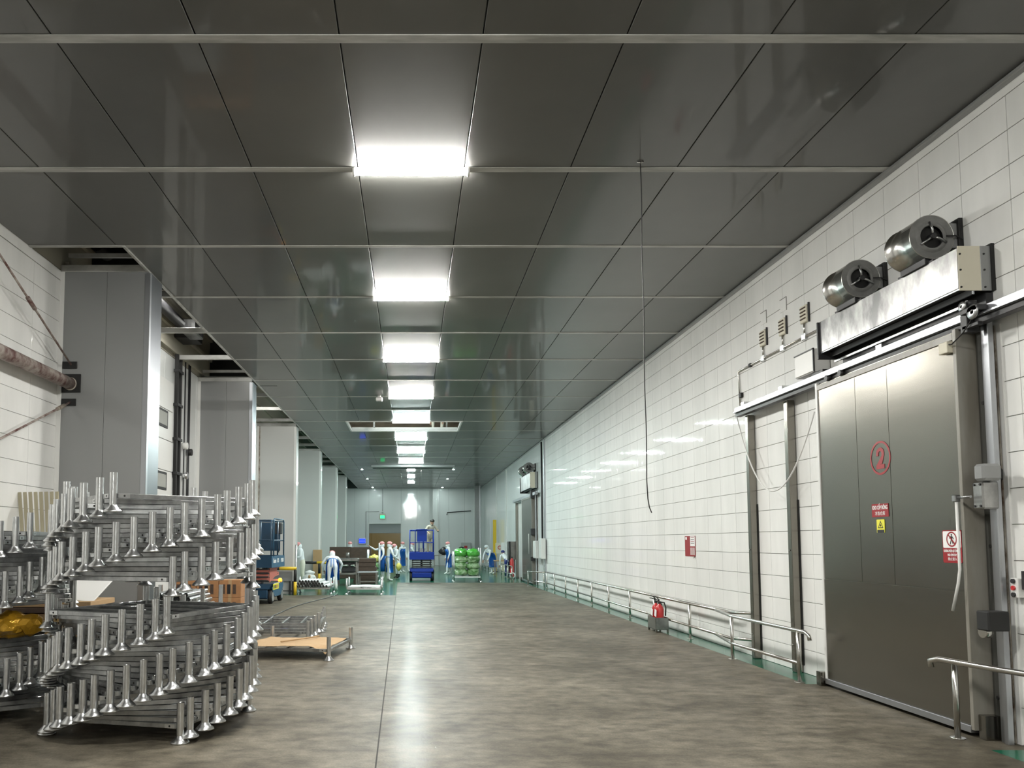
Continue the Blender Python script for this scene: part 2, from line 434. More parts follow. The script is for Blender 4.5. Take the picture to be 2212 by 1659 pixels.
for y in JY:
    if y < Y0+.2 or y > YB-.2: continue
    xl = -5.0 if y < 10.2 else -3.74
    w = .034 if y > 9 else .05
    part(ceil, 'joint_strip', B().box(xl, 5.0, y-w, y+w, ZC-.007, ZC+.001, .002), 'strip')
part(ceil, 'edge_trim', B().box(-3.775, -3.735, 10.03, YB, ZC-.02, ZC+.09, .003), 'strip')
part(ceil, 'edge_trim', B().box(-5.0, -3.735, 10.02, 10.07, ZC-.012, ZC+.09, .003), 'strip')
for y in JY:                                   # bare bars that bridge the open gap on the left
    if 10.5 < y < 50: part(ceil, 'gap_bar', B().box(-4.994, -3.775, y-.03, y+.03, ZC-.005, ZC+.09, .003), 'strip')
part(ceil, 'hatch_frame', B().box(HX0-.05, HX0, HY0-.05, HY1+.05, ZC-.02, ZC+.08).box(HX1, HX1+.05, HY0-.05, HY1+.05, ZC-.02, ZC+.08)
     .box(HX0, HX1, HY1, HY1+.07, ZC-.02, ZC+.12).box(HX0, HX1, HY0-.05, HY0, ZC-.02, ZC+.08), 'white')
part(ceil, 'hatch_stud', B().box(-1.30, -1.24, 26.8, 26.86, ZC+.06, 8.5), 'strip')
part(ceil, 'hatch_stud', B().box(1.22, 1.27, 27.3, 27.35, ZC+.06, 8.5), 'strip')
part(ceil, 'hatch_backing', B().box(-3.0, 3.0, 29.5, 29.6, ZC+.06, 8.5), 'voidbrown')
part(ceil, 'recess_box', B().box(-2.0, 2.18, 39.1, 39.2, ZC-.10, ZC, .01).box(-2.0, 2.18, 40.9, 41.0, ZC-.03, ZC, .01), 'column')

# ------------------------------------------------------------------ columns on the left
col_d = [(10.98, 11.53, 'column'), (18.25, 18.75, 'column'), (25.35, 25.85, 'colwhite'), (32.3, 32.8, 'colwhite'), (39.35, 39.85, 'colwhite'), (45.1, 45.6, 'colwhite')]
col_l = ['nearest grey clad column on the left, pierced by the brown brace pipe', 'second grey clad column on the left with bright corner strip',
         'pale clad column beside the teal scissor lift', 'pale clad column behind the worker in cream trousers',
         'fifth clad column on the left, above the brown boards', 'farthest clad column on the left beside the blue insect lamp']
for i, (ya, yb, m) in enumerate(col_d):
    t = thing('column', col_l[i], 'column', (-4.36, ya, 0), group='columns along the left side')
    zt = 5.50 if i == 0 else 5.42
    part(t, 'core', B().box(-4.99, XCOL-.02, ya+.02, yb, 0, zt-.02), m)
    x = -4.99
    for w in (.66, .60) if i < 2 else (1.25,):
        x2 = min(x+w, XCOL-.02)
        part(t, 'front_panel', B().box(x+.002, x2-.002, ya, ya+.02, .01, zt, .003), m)
        x = x2
    part(t, 'side_panel', B().box(XCOL-.02, XCOL, ya+.06, yb-.01, .01, zt, .003), 'sidealu' if i < 2 else m)
    part(t, 'corner_strip', B().box(XCOL-.07, XCOL+.006, ya-.008, ya+.004, .01, zt-.02, .002).box(XCOL-.004, XCOL+.008, ya-.008, ya+.06, .01, zt-.02, .002), 'alu' if i < 2 else 'white')
    part(t, 'wall_angle', B().box(-4.994, -4.93, ya-.012, ya, .01, zt, .003), 'white')
    part(t, 'cap_rail', B().box(-4.99, XCOL-.02, ya-.01, ya+.05, zt, zt+.10, .004), 'strip')
    if i == 2: part(t, 'old_sealant', B().box(-4.93, -4.89, ya-.02, ya-.013, .8, zt), 'rust')
    if i < 2:
        part(t, 'grille_bar', B().box(-4.9, XCOL-.06, ya+.02, ya+.06, zt+.22, zt+.28), 'strip')
        part(t, 'void_shade_sheet', B().box(-4.99, XCOL+.4, yb+.5, yb+.55, zt+.1, 8.5), 'dark')  # black sheet standing for the shade of the open roof void

# ------------------------------------------------------------------ lamps
def lamp(y, label, m='lamp', on=True, w=1.17):
    t = thing('batten_lamp', label, 'lamp', (0, y, ZC), group='batten lamps down the middle of the ceiling')
    part(t, 'housing', B().box(-w/2-.01, w/2+.01, y-.030, y+.030, ZC-.036, ZC-.007, .003), 'white')
    d = B()
    n = 8; prof = [(.046*math.cos(PI+PI*k/n), -.036+.018*math.sin(PI+PI*k/n)) for k in range(n+1)]
    d.poly([(-w/2, y+a, ZC+z) for a, z in prof], (w, 0, 0))
    part(t, 'diffuser', d, m)
    part(t, 'end_cap', B().box(-w/2-.022, -w/2-.001, y-.050, y+.050, ZC-.058, ZC-.007, .003), 'white')
    part(t, 'end_cap', B().box(w/2+.001, w/2+.022, y-.050, y+.050, ZC-.058, ZC-.007, .003), 'white')
ordn = ['first', 'second', 'third', 'fourth', 'fifth', 'sixth', 'seventh', 'eighth', 'ninth', 'tenth', 'eleventh', 'twelfth', 'thirteenth', 'fourteenth', 'fifteenth', 'sixteenth', 'seventeenth', 'eighteenth', 'nineteenth', 'twentieth', 'twenty-first', 'twenty-second', 'twenty-third', 'twenty-fourth']
for k in range(-3, 11):
    y = 7.93 + 2*PITCH*k
    if k < 0: lb = 'lit batten lamp on the ceiling behind the photographer, %s back' % ordn[-k-1]
    else: lb = 'lit white batten lamp on the ceiling, %s counted from the camera' % ordn[k]
    if k < 8: lamp(y, lb, 'lamp' if k < 4 else 'lampcool')
    else: lamp(y, 'short lit ceiling lamp at the far end, %s of three' % ordn[k-8], 'lampcool', w=.42)
for i, (x, y) in enumerate([(-2.6, 41.6), (-2.65, 47.7), (-2.7, 55.2), (2.25, 41.6), (2.22, 47.7), (2.2, 55.2)]):
    t = thing('ceiling_spotlight', 'tiny round ceiling spotlight near the far end, %s of the %s row' % (ordn[i % 3], 'left' if i < 3 else 'right'), 'spotlight', (x, y, ZC), group='tiny far ceiling spotlights')
    part(t, 'rim', B().cyl((x, y, ZC-.012), (x, y, ZC), .07, 12), 'white')
    part(t, 'lens', B().cyl((x, y, ZC-.016), (x, y, ZC-.012), .05, 12), 'lampcool')
# unseen lamps added to brighten the roof void
for x, y, z, lb in [(-4.3, 14.6, 6.3, 'added unseen lamp in the roof void above the loading door'), (-.6, 26.2, 7.4, 'added unseen lamp in the roof void behind the ceiling hatch'), (-4.3, 22.0, 6.3, 'added unseen lamp in the roof void beyond the second column')]:
    t = thing('unseen_void_lamp', lb, 'lamp', (x, y, z))
    part(t, 'stem', B().cyl((x, y, z+.05), (x, y, 8.5), .015, 8), 'blackmetal')
    part(t, 'housing', B().box(x-.12, x+.12, y-.05, y+.05, z, z+.06, .005), 'blackmetal')
    part(t, 'lens', B().box(x-.10, x+.10, y-.04, y+.04, z-.012, z-.001), 'lamp')

# ------------------------------------------------------------------ big sliding cold-room door on the right
DX = 4.78            # face of the sliding slab
def cold_door(idx, label, yl, yr, detail):
    """yl: far edge, yr: near edge of the slab"""
    t = thing('door_%d' % idx, label, 'door', (DX, (yl+yr)/2, 0), kind='structure')
    slab_ = part(t, 'slab_core', B().box(DX+.006, DX+.16, yr+.01, yl-.01, .06, 3.50), 'door')
    w = yl - yr
    ys = [yl-.03, yl-.03-(w-.06)*.33, yl-.03-(w-.06)*.575, yr+.03]
    for a, b_ in zip(ys, ys[1:]):
        part(t, 'upper_sheet', B().box(DX, DX+.008, b_+.003, a-.003, 1.235, 3.44, .001), 'door')
    part(t, 'kick_sheet', B().box(DX-.003, DX+.008, yr+.03, yl-.03, .10, 1.228, .001), 'door')
    part(t, 'edge_frame', B().box(DX-.012, DX+.02, yl-.03, yl+.012, .06, 3.52, .003), 'white')
    part(t, 'edge_frame', B().box(DX-.012, DX+.02, yr+.03, yl-.03, 3.43, 3.49, .003), 'slabend')
    part(t, 'edge_frame', B().box(DX-.012, DX+.17, yr-.012, yr+.028, .06, 3.52, .003), 'slabend')
    part(t, 'bottom_sweep', B().box(DX-.02, DX+.15, yr+.02, yl, .035, .095, .003), 'alu')
    part(t, 'side_gasket', B().box(DX+.175, 4.995, yr-.02, yr+.03, .05, 3.5), 'black')
    # jamb on the near side
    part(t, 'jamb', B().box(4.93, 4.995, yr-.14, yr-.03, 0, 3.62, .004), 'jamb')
    jt = part(t, 'jamb_trim', B().box(4.88, 4.90, yr-.245, yr-.20, 0, 3.55, .003).box(4.90, 4.93, yr-.24, yr-.14, 0, 3.55), 'alu')
    for z in (.35, .98, 1.62, 2.25, 2.85): part(jt, 'bolt_hole', B().cyl((4.924, yr-.085, z), (4.931, yr-.085, z), .016, 10), 'black')
    part(t, 'rusty_seal', B().box(4.975, 5.0, yr-.195, yr-.142, 0, 3.50), 'rust')
    part(t, 'seal_edge', B().box(4.982, 5.0, yr-.25, yr-.20, 0, 3.50), 'white')
    # bottom guides
    part(t, 'floor_guide', B().box(DX-.06, DX+.10, yl+.02, yl+.12, 0, .16, .004), 'door')
    part(t, 'floor_guide', B().box(DX+.02, DX+.16, yr-.10, yr-.02, 0, .20, .004), 'door')
    return t
door = cold_door(1, 'stainless sliding cold-room door marked with a red number 2', 9.18, 6.80, True)

# signs stuck on the door: all lie in the plane of the door face
FACE = Matrix(((0, 0, -1), (-1, 0, 0), (0, 1, 0)))            # text x -> -Y, text y -> Z, text normal -> -X
PLACED = {}
def on_face(parent, name, me, y, z, x=DX, lab=None):
    o = link(name, me, parent)
    pw = Matrix.Translation(parent.location) if parent.type == 'EMPTY' else PLACED[parent.name]
    w = Matrix.Translation((x, y, z)) @ FACE.to_4x4()
    PLACED[o.name] = w
    o.matrix_local = pw.inverted() @ w
    if lab: o['label'] = lab
    return o
def ring_mesh(r0, r1, m, seg=40, t=.001):
    b = B(); 
    for i in range(seg):
        a0, a1 = 2*PI*i/seg, 2*PI*(i+1)/seg
        b.poly([(r0*math.cos(a0), r0*math.sin(a0), t), (r1*math.cos(a0), r1*math.sin(a0), t), (r1*math.cos(a1), r1*math.sin(a1), t), (r0*math.cos(a1), r0*math.sin(a1), t)])
    bmesh.ops.remove_doubles(b.bm, verts=b.bm.verts, dist=1e-5)
    return b.mesh('ring', m)
def plate(w, h, m, r=.012, t=.0012, z0=0.0):
    pts = []
    for cx, cy, a in ((w/2-r, h/2-r, 0), (-w/2+r, h/2-r, 90), (-w/2+r, -h/2+r, 180), (w/2-r, -h/2+r, 270)):
        for k in range(4): pts.append((cx+r*math.cos(R(a+30*k)), cy+r*math.sin(R(a+30*k)), z0))
    return B().poly(pts, (0, 0, t)).mesh('plate', m)
num = on_face(door, 'number_marking', ring_mesh(.152, .174, 'red'), 7.975, 2.51, DX-.002, 'red number 2 in a red ring')
def two_mesh():
    # heavy condensed numeral 2, drawn as a strip
    b = B()
    pts_o, pts_i = [], []
    for k in range(0, 13):
        a = R(180 - k*15 - (0))
        pts_o.append((.068*math.cos(a), .045+.062*math.sin(a))); pts_i.append((.026*math.cos(a), .045+.024*math.sin(a)))
    pts_o += [(.066, .02), (.030, -.062)]; pts_i += [(.024, .02), (-.068, -.072)]
    for i in range(len(pts_o)-1):
        b.poly([(*pts_o[i], .001), (*pts_o[i+1], .001), (*pts_i[i+1], .001), (*pts_i[i], .001)])
    b.poly([(-.07, -.07, .0012), (-.07, -.112, .0012), (.07, -.112, .0012), (.07, -.066, .0012), (-.0, -.066, .0012)])
    b.poly([(-.068, .045, .001), (-.026, .045, .001), (-.026, .022, .001), (-.068, .022, .001)])
    return b.mesh('numeral', 'red')
on_face(num, 'numeral', two_mesh(), 7.975, 2.51, DX-.002)
sg = on_face(door, 'freezer_store_sign', plate(.285, .135, 'red', .006), 8.012, 1.977, DX-.003, 'red sign with white lettering')
on_face(sg, 'lettering', text_mesh('lettering', 'KHO CẤP ĐÔNG', .056, 'printwhite', .255, .0016), 8.012, 2.004, DX-.0055)
on_face(sg, 'lettering', text_mesh('lettering', '冷冻仓库', .045, 'printwhite', .17, .0003), 8.012, 1.943, DX-.0055)
wsn = on_face(door, 'warning_sign', plate(.135, .134, 'brightyellow', .004), 8.012, 1.817, DX-.003, 'yellow warning triangle sign')
tri = B()
tp = [(0, .048), (-.046, -.03), (.046, -.03)]; ti = [(0, .030), (-.031, -.021), (.031, -.021)]
for i in range(3):
    j = (i+1) % 3
    tri.poly([(*tp[i], .002), (*tp[j], .002), (*ti[j], .002), (*ti[i], .002)])
tri.poly([(-.006, .012, .002), (.006, .012, .002), (.004, -.008, .002), (-.004, -.008, .002)])
tri.poly([(-.014, -.002, .002), (0, .006, .002), (.014, -.002, .002), (0, -.018, .002)])
on_face(wsn, 'pictogram', tri.mesh('pictogram', 'printblack'), 8.012, 1.826, DX-.003)
on_face(wsn, 'caption_band', plate(.12, .030, 'printblack', .002, .0018), 8.012, 1.765, DX-.003)
ne = on_face(door, 'no_entry_sign', plate(.245, .288, 'red', .014), 6.965, 1.615, DX-.004, 'no entry sign, white above red')
on_face(ne, 'white_field', plate(.228, .148, 'printwhite', .010, .0022), 6.965, 1.677, DX-.004)
on_face(ne, 'ring', ring_mesh(.055, .067, 'red', 32, .003), 6.965, 1.679, DX-.005)
man = B(); z = .004
def q(pts): man.poly([(x, y, z) for x, y in pts])
man.poly([(.009*math.cos(2*PI*k/10), .038+.009*math.sin(2*PI*k/10), z) for k in range(10)])
q([(-.012, .027), (.012, .027), (.010, -.008), (-.010, -.008)])
q([(-.012, .027), (-.010, .016), (-.026, .004), (-.030, .010)])
q([(.012, .027), (.010, .016), (.024, .000), (.029, .005)])
q([(-.010, -.008), (.000, -.008), (-.014, -.044), (-.024, -.044)])
q([(.000, -.008), (.010, -.008), (.024, -.044), (.014, -.044)])
on_face(ne, 'walking_figure', man.mesh('walking_figure', 'printblack'), 6.965, 1.679, DX-.004)
bar = B(); ca, sa = math.cos(R(-45)), math.sin(R(-45))
bar.poly([(ca*x - sa*y, sa*x + ca*y, .005) for x, y in [(-.058, -.006), (.058, -.006), (.058, .006), (-.058, .006)]])
on_face(ne, 'bar', bar.mesh('bar', 'red'), 6.965, 1.679, DX-.004)
on_face(ne, 'lettering', text_mesh('lettering', 'KHÔNG PHẬN SỰ CẤM VÀO', .03, 'printwhite', .215, .0007), 6.965, 1.575, DX-.0065)
on_face(ne, 'lettering', text_mesh('lettering', 'NO ENTRY', .03, 'printwhite', .12, .0008), 6.965, 1.540, DX-.0065)
on_face(ne, 'lettering', text_mesh('lettering', '禁止进入', .030, 'printwhite', .115, .0002), 6.965, 1.503, DX-.0065)

# handle lever, latch and rollers
hd = part(door, 'handle_lever', B().tube([(4.70, 6.775, 2.02), (4.70, 6.772, 1.42), (4.70, 6.80, 1.30), (4.70, 6.885, 1.06)], .0125, 10), 'white', label='long white lever handle')
part(hd, 'pivot', B().box(4.675, 4.725, 6.755, 6.80, 2.0, 2.06, .006).cyl((4.70, 6.60, 2.035), (4.70, 6.76, 2.035), .012, 10), 'galvdark')
lt = part(door, 'latch_box', B().box(4.76, 4.90, 6.54, 6.66, 1.93, 2.16, .012), 'doorscr')
for dy in (6.565, 6.635):
    for dz in (1.955, 2.135): part(lt, 'bolt', B().cyl((4.752, dy, dz), (4.762, dy, dz), .010, 8), 'black')
part(door, 'buffer', B().box(4.70, 4.86, 6.44, 6.56, 2.16, 2.30, .02), 'column')
part(door, 'buffer_bracket', B().box(4.80, 4.96, 6.56, 6.68, 2.17, 2.27, .01), 'black')
rl = part(door, 'guide_roller', B().box(4.68, 4.86, 6.44, 6.58, .93, 1.09, .01), 'black')
part(rl, 'roller_wheel', B().cyl((4.74, 6.60, .91), (4.80, 6.60, .91), .05, 14), 'steel')
part(door, 'limit_box', B().box(4.72, 4.78, 6.83, 6.94, 3.32, 3.42, .004), 'cream')

# overhead track: one beam from beyond the posts to the near frame edge
tk = thing('door_track', 'long overhead track beam that carries the stainless sliding door', 'track beam', (4.85, 8.6, 3.55))
part(tk, 'beam', B().box(4.79, 4.90, 3.9, 11.55, 3.555, 3.635, .004), 'alu')
part(tk, 'lower_lip', B().box(4.765, 4.79, 3.9, 11.55, 3.555, 3.575, .002), 'alu')
part(tk, 'gap_shade_strip', B().box(4.80, 4.88, 3.9, 11.55, 3.50, 3.555, .003), 'blackmetal')  # black strip painting the shaded gap between beam and door top
part(tk, 'gap_shade_plate', B().box(4.93, 4.993, 6.62, 8.86, 3.64, 3.79), 'blackmetal')  # black plate painting the shade below the air curtain
part(tk, 'backing_lip', B().box(4.83, 4.85, 6.62, 8.86, 3.70, 3.725, .002), 'galvdark')
for y in (11.35, 10.17, 8.0):
    part(tk, 'wall_bracket', B().box(4.82, 4.995, y-.05, y+.05, 3.635, 3.69, .004), 'galv')
for y in (11.375, 10.18):
    p = part(tk, 'support_post', B().box(4.885, 4.985, y-.05, y+.05, .0, 3.50, .008), 'door')
    for z in (.35, 1.55): part(p, 'bolt', B().cyl((4.875, y, z), (4.886, y, z), .010, 8), 'steel')
    part(p, 'black_edge', B().box(4.978, 4.995, y-.068, y-.051, .1, 2.2), 'black')
mo = part(tk, 'drive_motor', B().cyl((4.72, 6.52, 3.60), (4.90, 6.52, 3.60), .045, 14).box(4.70, 4.79, 6.42, 6.62, 3.585, 3.63, .004).box(4.74, 4.85, 6.60, 6.68, 3.44, 3.60, .005).cyl((4.73, 6.58, 3.68), (4.80, 6.58, 3.68), .030, 10).box(4.74, 4.78, 6.47, 6.66, 3.47, 3.50, .003), 'blackmetal')
part(mo, 'chain_wheel', B().lathe([(.02, 0), (.06, .0), (.065, .008), (.06, .016), (.02, .016)], (4.70, 6.48, 3.58), 18, 'X'), 'galvdark')
part(mo, 'chain_wheel', B().lathe([(.015, 0), (.04, .0), (.045, .008), (.04, .016), (.015, .016)], (4.70, 6.60, 3.66), 16, 'X'), 'galvdark')
part(mo, 'motor_wire', B().tube([(4.74, 6.5, 3.56), (4.72, 6.62, 3.44), (4.73, 6.78, 3.38), (4.75, 6.88, 3.40)], .006, 6), 'black')
for y in (8.9, 8.62):
    part(tk, 'hanger_wheel', B().cyl((4.745, y, 3.525), (4.80, y, 3.525), .035, 12), 'blackmetal')

# air curtain with two blower drums
def air_curtain(label, y0, y1, z0, z1, group):
    t = thing('air_curtain', label, 'air curtain', (4.84, (y0+y1)/2, z0), group=group)
    part(t, 'front_sheet', B().box(4.683, 4.69, y0, y1, z0+.02, z1, .001), 'doorscr')
    part(t, 'casing', B().box(4.69, 4.985, y0+.004, y1-.004, z0+.06, z1-.01), 'column')
    e = part(t, 'end_plate', B().box(4.69, 4.88, y0-.006, y0+.004, z0, z1+.02, .002), 'cream')
    for z in (z0+.03, z0+.18, z1-.05):
        part(e, 'screw', B().cyl((4.705, y0-.011, z), (4.705, y0-.005, z), .009, 8), 'black')
        part(e, 'screw', B().cyl((4.91, y0-.011, z), (4.91, y0-.005, z), .009, 8), 'black')
    part(t, 'back_plate', B().box(4.88, 4.97, y0-.006, y0+.004, z0, z1+.02, .002), 'column')
    part(t, 'wall_seal', B().box(4.965, 5.0, y0-.02, y1, z0, z1+.04), 'black')
    part(t, 'outlet_slot', B().box(4.70, 4.96, y0+.02, y1-.02, z0+.03, z0+.06), 'blackmetal')
    part(t, 'outlet_lip', B().box(4.69, 4.70, y0, y1, z0+.005, z0+.022, .001).box(4.80, 4.82, y0, y1, z0-.03, z0+.02, .001), 'alu')
    part(t, 'far_bracket', B().box(4.66, 4.99, y1-.004, y1+.02, z0-.06, z1, .002), 'blackmetal')
    L = y1-y0
    for yc in (y0+L*.24, y0+L*.735):
        zc, xc, rr, hl = z1+.245, 4.72, .20, .19
        d = part(t, 'blower_drum', B().lathe([(rr, -hl+.004), (rr+.004, -hl), (rr+.004, -hl+.010), (rr, -hl+.012), (rr, hl-.012), (rr+.004, hl-.010), (rr+.004, hl), (rr, hl-.004)], (xc, yc, zc), 40, 'Y'), 'steel')
        for sy in (-1, 1):
            fb = B(); n_ = 36; y_ = yc+sy*(hl-.004)
            for i_ in range(n_):
                a0, a1 = 2*PI*i_/n_, 2*PI*(i_+1)/n_
                fb.poly([(xc+.104*math.cos(a0), y_, zc+.104*math.sin(a0)), (xc+rr*math.cos(a0), y_, zc+rr*math.sin(a0)), (xc+rr*math.cos(a1), y_, zc+rr*math.sin(a1)), (xc+.104*math.cos(a1), y_, zc+.104*math.sin(a1))])
            bmesh.ops.remove_doubles(fb.bm, verts=fb.bm.verts, dist=1e-4)
            part(d, 'face_plate', fb, 'face')
        part(d, 'inlet_dark', B().cyl((xc, yc-hl+.035, zc), (xc, yc+hl-.035, zc), .105, 20), 'black')
        part(d, 'inlet_ring', B().lathe([(.104, .0), (.112, -.014), (.128, -.010), (.146, .002)], (xc, yc-hl+.002, zc), 28, 'Y'), 'face')
        for a in (100, 215, 335):
            part(d, 'spoke', B().tube([(xc, yc-hl-.012, zc), (xc+.06*math.cos(R(a)), yc-hl-.026, zc+.06*math.sin(R(a))), (xc+.135*math.cos(R(a)), yc-hl-.012, zc+.135*math.sin(R(a)))], .011, 8), 'galvdark')
        part(d, 'hub', B().cyl((xc, yc-hl-.035, zc), (xc, yc-hl+.05, zc), .026, 12), 'blackmetal')
        part(d, 'cable', B().tube([(xc+.12, yc-hl-.02, zc), (xc+.2, yc-hl-.025, zc+.0), (xc+.26, yc-hl-.02, zc-.03)], .007, 6), 'black')
        part(d, 'outlet_box', B().box(xc+.16, 4.985, yc-hl+.01, yc+hl-.01, zc-.10, zc+.13, .004), 'column')
        part(d, 'outlet_flange', B().box(4.955, 4.995, yc-hl-.02, yc+hl+.02, zc-.14, zc+.17, .003), 'black')
        part(t, 'drum_foot', B().box(xc-.06, xc+.08, yc-hl+.02, yc+hl, z1-.005, z1+.055, .004), 'blackmetal')
        part(t, 'foot_rail', B().box(xc-.035, xc-.015, yc-hl-.05, yc+hl+.08, z1-.002, z1+.022, .002), 'blackmetal')
    return t
air_curtain('brushed steel air curtain with two blower drums above the near stainless door', 6.60, 8.88, 3.80, 4.17, 'air curtains over the cold-room doors')

# white junction box hanging beside the track
wb = thing('control_cabinet', 'small white control cabinet hung below the far end of the air curtain', 'cabinet', (4.9, 9.45, 3.68))
part(wb, 'body', B().box(4.80, 4.99, 9.24, 9.70, 3.68, 3.96, .006), 'white')
part(wb, 'lid', B().box(4.787, 4.801, 9.25, 9.69, 3.69, 3.95, .004), 'white')
part(wb, 'rim', B().box(4.784, 4.80, 9.235, 9.25, 3.68, 3.965).box(4.784, 4.80, 9.235, 9.705, 3.951, 3.965), 'blackmetal')
part(wb, 'bracket', B().box(4.82, 4.95, 9.10, 9.35, 3.62, 3.68, .004), 'blackmetal')

# conduit with three slatted boxes
cd = thing('conduit_run', 'steel conduit pipe on the tiles linking the three slatted cream boxes', 'conduit', (4.97, 10.6, 4.24))
part(cd, 'main_pipe', B().tube([(4.975, 8.95, 4.245), (4.975, 11.70, 4.245), (4.975, 11.80, 4.24), (4.975, 11.815, 4.18), (4.975, 11.76, 3.58)], .014, 8), 'steel')
for y in (10.96, 10.375, 9.79):
    part(cd, 'elbow_box', B().box(4.95, 4.995, y-.045, y+.045, 4.20, 4.285, .006), 'galv')
    part(cd, 'riser', B().cyl((4.975, y, 4.28), (4.975, y, 4.43), .013, 8), 'steel')
part(cd, 'switch', B().box(4.955, 4.998, 11.70, 11.78, 3.83, 3.90, .004), 'black')
part(cd, 'clip', B().box(4.955, 4.998, 11.36, 11.42, 4.22, 4.27, .003), 'black')
for i, y in enumerate((10.94, 10.36, 9.775)):
    t = thing('slatted_box', 'cream slatted wall box above the conduit, ' + ['farthest of three', 'middle of three', 'nearest of three'][i], 'wall box', (4.97, y, 4.42), group='three cream slatted wall boxes')
    part(t, 'back_box', B().box(4.955, 4.995, y-.085, y+.085, 4.42, 4.64, .008), 'cream')
    part(t, 'rim', B().box(4.97, 4.998, y-.10, y-.086, 4.41, 4.66, .003), 'blackmetal')
    for k in range(4):
        part(t, 'slat', B().box(4.942, 4.956, y-.065, y+.065, 4.462+k*.045, 4.476+k*.045, .002), 'carddark')
for i, (y, z) in enumerate(((10.95, 4.82), (10.36, 4.825))):
    t = thing('patched_hole', 'square patch outline in the tiles above the slatted boxes, ' + ('farther one' if i == 0 else 'nearer one'), 'wall patch', (4.99, y, z))
    part(t, 'cover', B().box(4.988, 4.994, y-.085, y+.085, z-.085, z+.085, .001), 'tile')
    part(t, 'dark_edge', B().box(4.986, 4.994, y-.095, y-.087, z-.09, z+.09).box(4.986, 4.994, y-.095, y+.09, z+.087, z+.094), 'grout')

# hanging service cable near the posts
b = B()
pts = []
for k in range(25):
    u = k/24
    y = 11.5 + (9.28-11.5)*u
    z = 3.50 + (3.20-3.50)*u - 1.02*4*u*(1-u)*(1-.25*(u-.5))
    pts.append((4.80, y, z))
b.tube(pts, .009, 6)
single('door_cable', b, 'white', 'pale slack cable drooping between the track beam and the door', 'cable', (4.80, 10.4, 2.2))
pts = [(4.965, p[1]-.02, p[2]-.06) for p in pts]

# push-button station and the cabinet edge at the right border
bs = thing('button_station', 'small white push-button box with three round buttons at the right edge', 'switch box', (4.97, 6.50, 1.2))
part(bs, 'box', B().box(4.925, 4.992, 6.43, 6.51, 1.20, 1.36, .006), 'white')
for z, m in ((1.335, 'blackmetal'), (1.28, 'redpaint'), (1.225, 'blackmetal')):
    part(bs, 'button', B().cyl((4.910, 6.47, z), (4.926, 6.47, z), .019, 14), m)
ec = thing('pale_board', 'pale greenish wall board cut by the right edge', 'board', (4.97, 5.9, 1.2))
part(ec, 'sheet', B().box(4.955, 4.985, 5.72, 6.385, 1.22, 1.63, .004), 'creamsuit')
part(ec, 'side_clip', B().box(4.945, 4.985, 6.388, 6.415, 1.27, 1.42, .003), 'blackmetal')
part(ec, 'valve_pipe', B().tube([(4.94, 6.36, 1.20), (4.94, 6.36, 1.07), (4.94, 5.7, 1.05)], .016, 8), 'steel')

# poster
ps = thing('notice_poster', 'red and white fire notice poster on the tiled wall', 'poster', (4.99, 14.1, 1.4))
part(ps, 'sheet', B().poly([(4.985, 13.85, 1.405), (4.985, 14.36, 1.405), (4.985, 14.36, 1.765), (4.985, 13.85, 1.765)], (.004, 0, 0)), 'red')
part(ps, 'white_field', B().poly([(4.984, 13.86, 1.585), (4.984, 14.09, 1.585), (4.984, 14.09, 1.76), (4.984, 13.86, 1.76)]), 'printwhite')
for k in range(4): part(ps, 'text_line', B().poly([(4.983, 13.89, 1.735-.035*k), (4.983, 14.06, 1.735-.035*k), (4.983, 14.06, 1.745-.035*k), (4.983, 13.89, 1.745-.035*k)]), 'printblack' if k % 2 else 'red')
for k in range(5): part(ps, 'text_line', B().poly([(4.983, 13.88+.045*k, 1.43), (4.983, 13.90+.045*k, 1.43), (4.983, 13.90+.045*k, 1.56), (4.983, 13.88+.045*k, 1.56)]), 'printwhite')
part(ps, 'title_block', B().poly([(4.983, 14.25, 1.70), (4.983, 14.33, 1.70), (4.983, 14.33, 1.75), (4.983, 14.25, 1.75)]), 'printwhite')
part(ps, 'curled_corner', B().poly([(4.984, 13.85, 1.405), (4.984, 13.91, 1.405), (4.95, 13.85, 1.37)], (.003, 0, 0)), 'carddark')

# ------------------------------------------------------------------ guard rails along the right wall
def rail(label, top, low, posts, ends=(), zt=.60, group='stainless guard rails along the right wall', r=.024):
    t = thing('guard_rail', label, 'guard rail', (posts[0][0], posts[0][1], 0), group=group)
    part(t, 'top_tube', B().tube(top, r, 10), 'steel')
    if low: part(t, 'lower_tube', B().tube(low, r*.92, 10), 'steel')
    for x, y in posts:
        p = part(t, 'post', B().cyl((x, y, .0), (x, y, zt), r, 12), 'steel')
        part(p, 'foot_plate', B().cyl((x, y, 0), (x, y, .008), .058, 14), 'steel')
    for p0, p1 in ends:
        part(t, 'wall_stub', B().cyl(p0, p1, r, 10), 'steel')
        d = (Vector(p1)-Vector(p0)).normalized()
        part(t, 'wall_flange', B().cyl(Vector(p1)-d*.015, p1, .055, 14), 'steel')
    return t
X1 = 4.80
py = [13.68, 15.66, 17.4, 19.25, 21.05, 22.8, 24.6, 26.5, 28.0]
rail('long stainless guard rail with two tubes running along the tiled wall past the fire extinguisher', [(X1, 11.95, .60), (X1, 28.3, .60)], [(X1, 11.95, .22), (X1, 28.3, .22)], [(X1, y) for y in py],
     [((X1, 11.95, .60), (4.992, 11.55, .62)), ((X1, 11.95, .22), (4.992, 11.55, .235))])
rail('short stainless guard rail with a bent end left of the stainless door', [(4.74, 12.35, .605), (4.56, 11.3, .605), (4.60, 9.42, .605), (4.60, 9.28, .605), (4.60, 9.20, .575), (4.60, 9.18, .52)], [(4.74, 12.35, .23), (4.56, 11.3, .22), (4.60, 9.45, .22)], [(4.56, 11.3), (4.60, 9.45)])
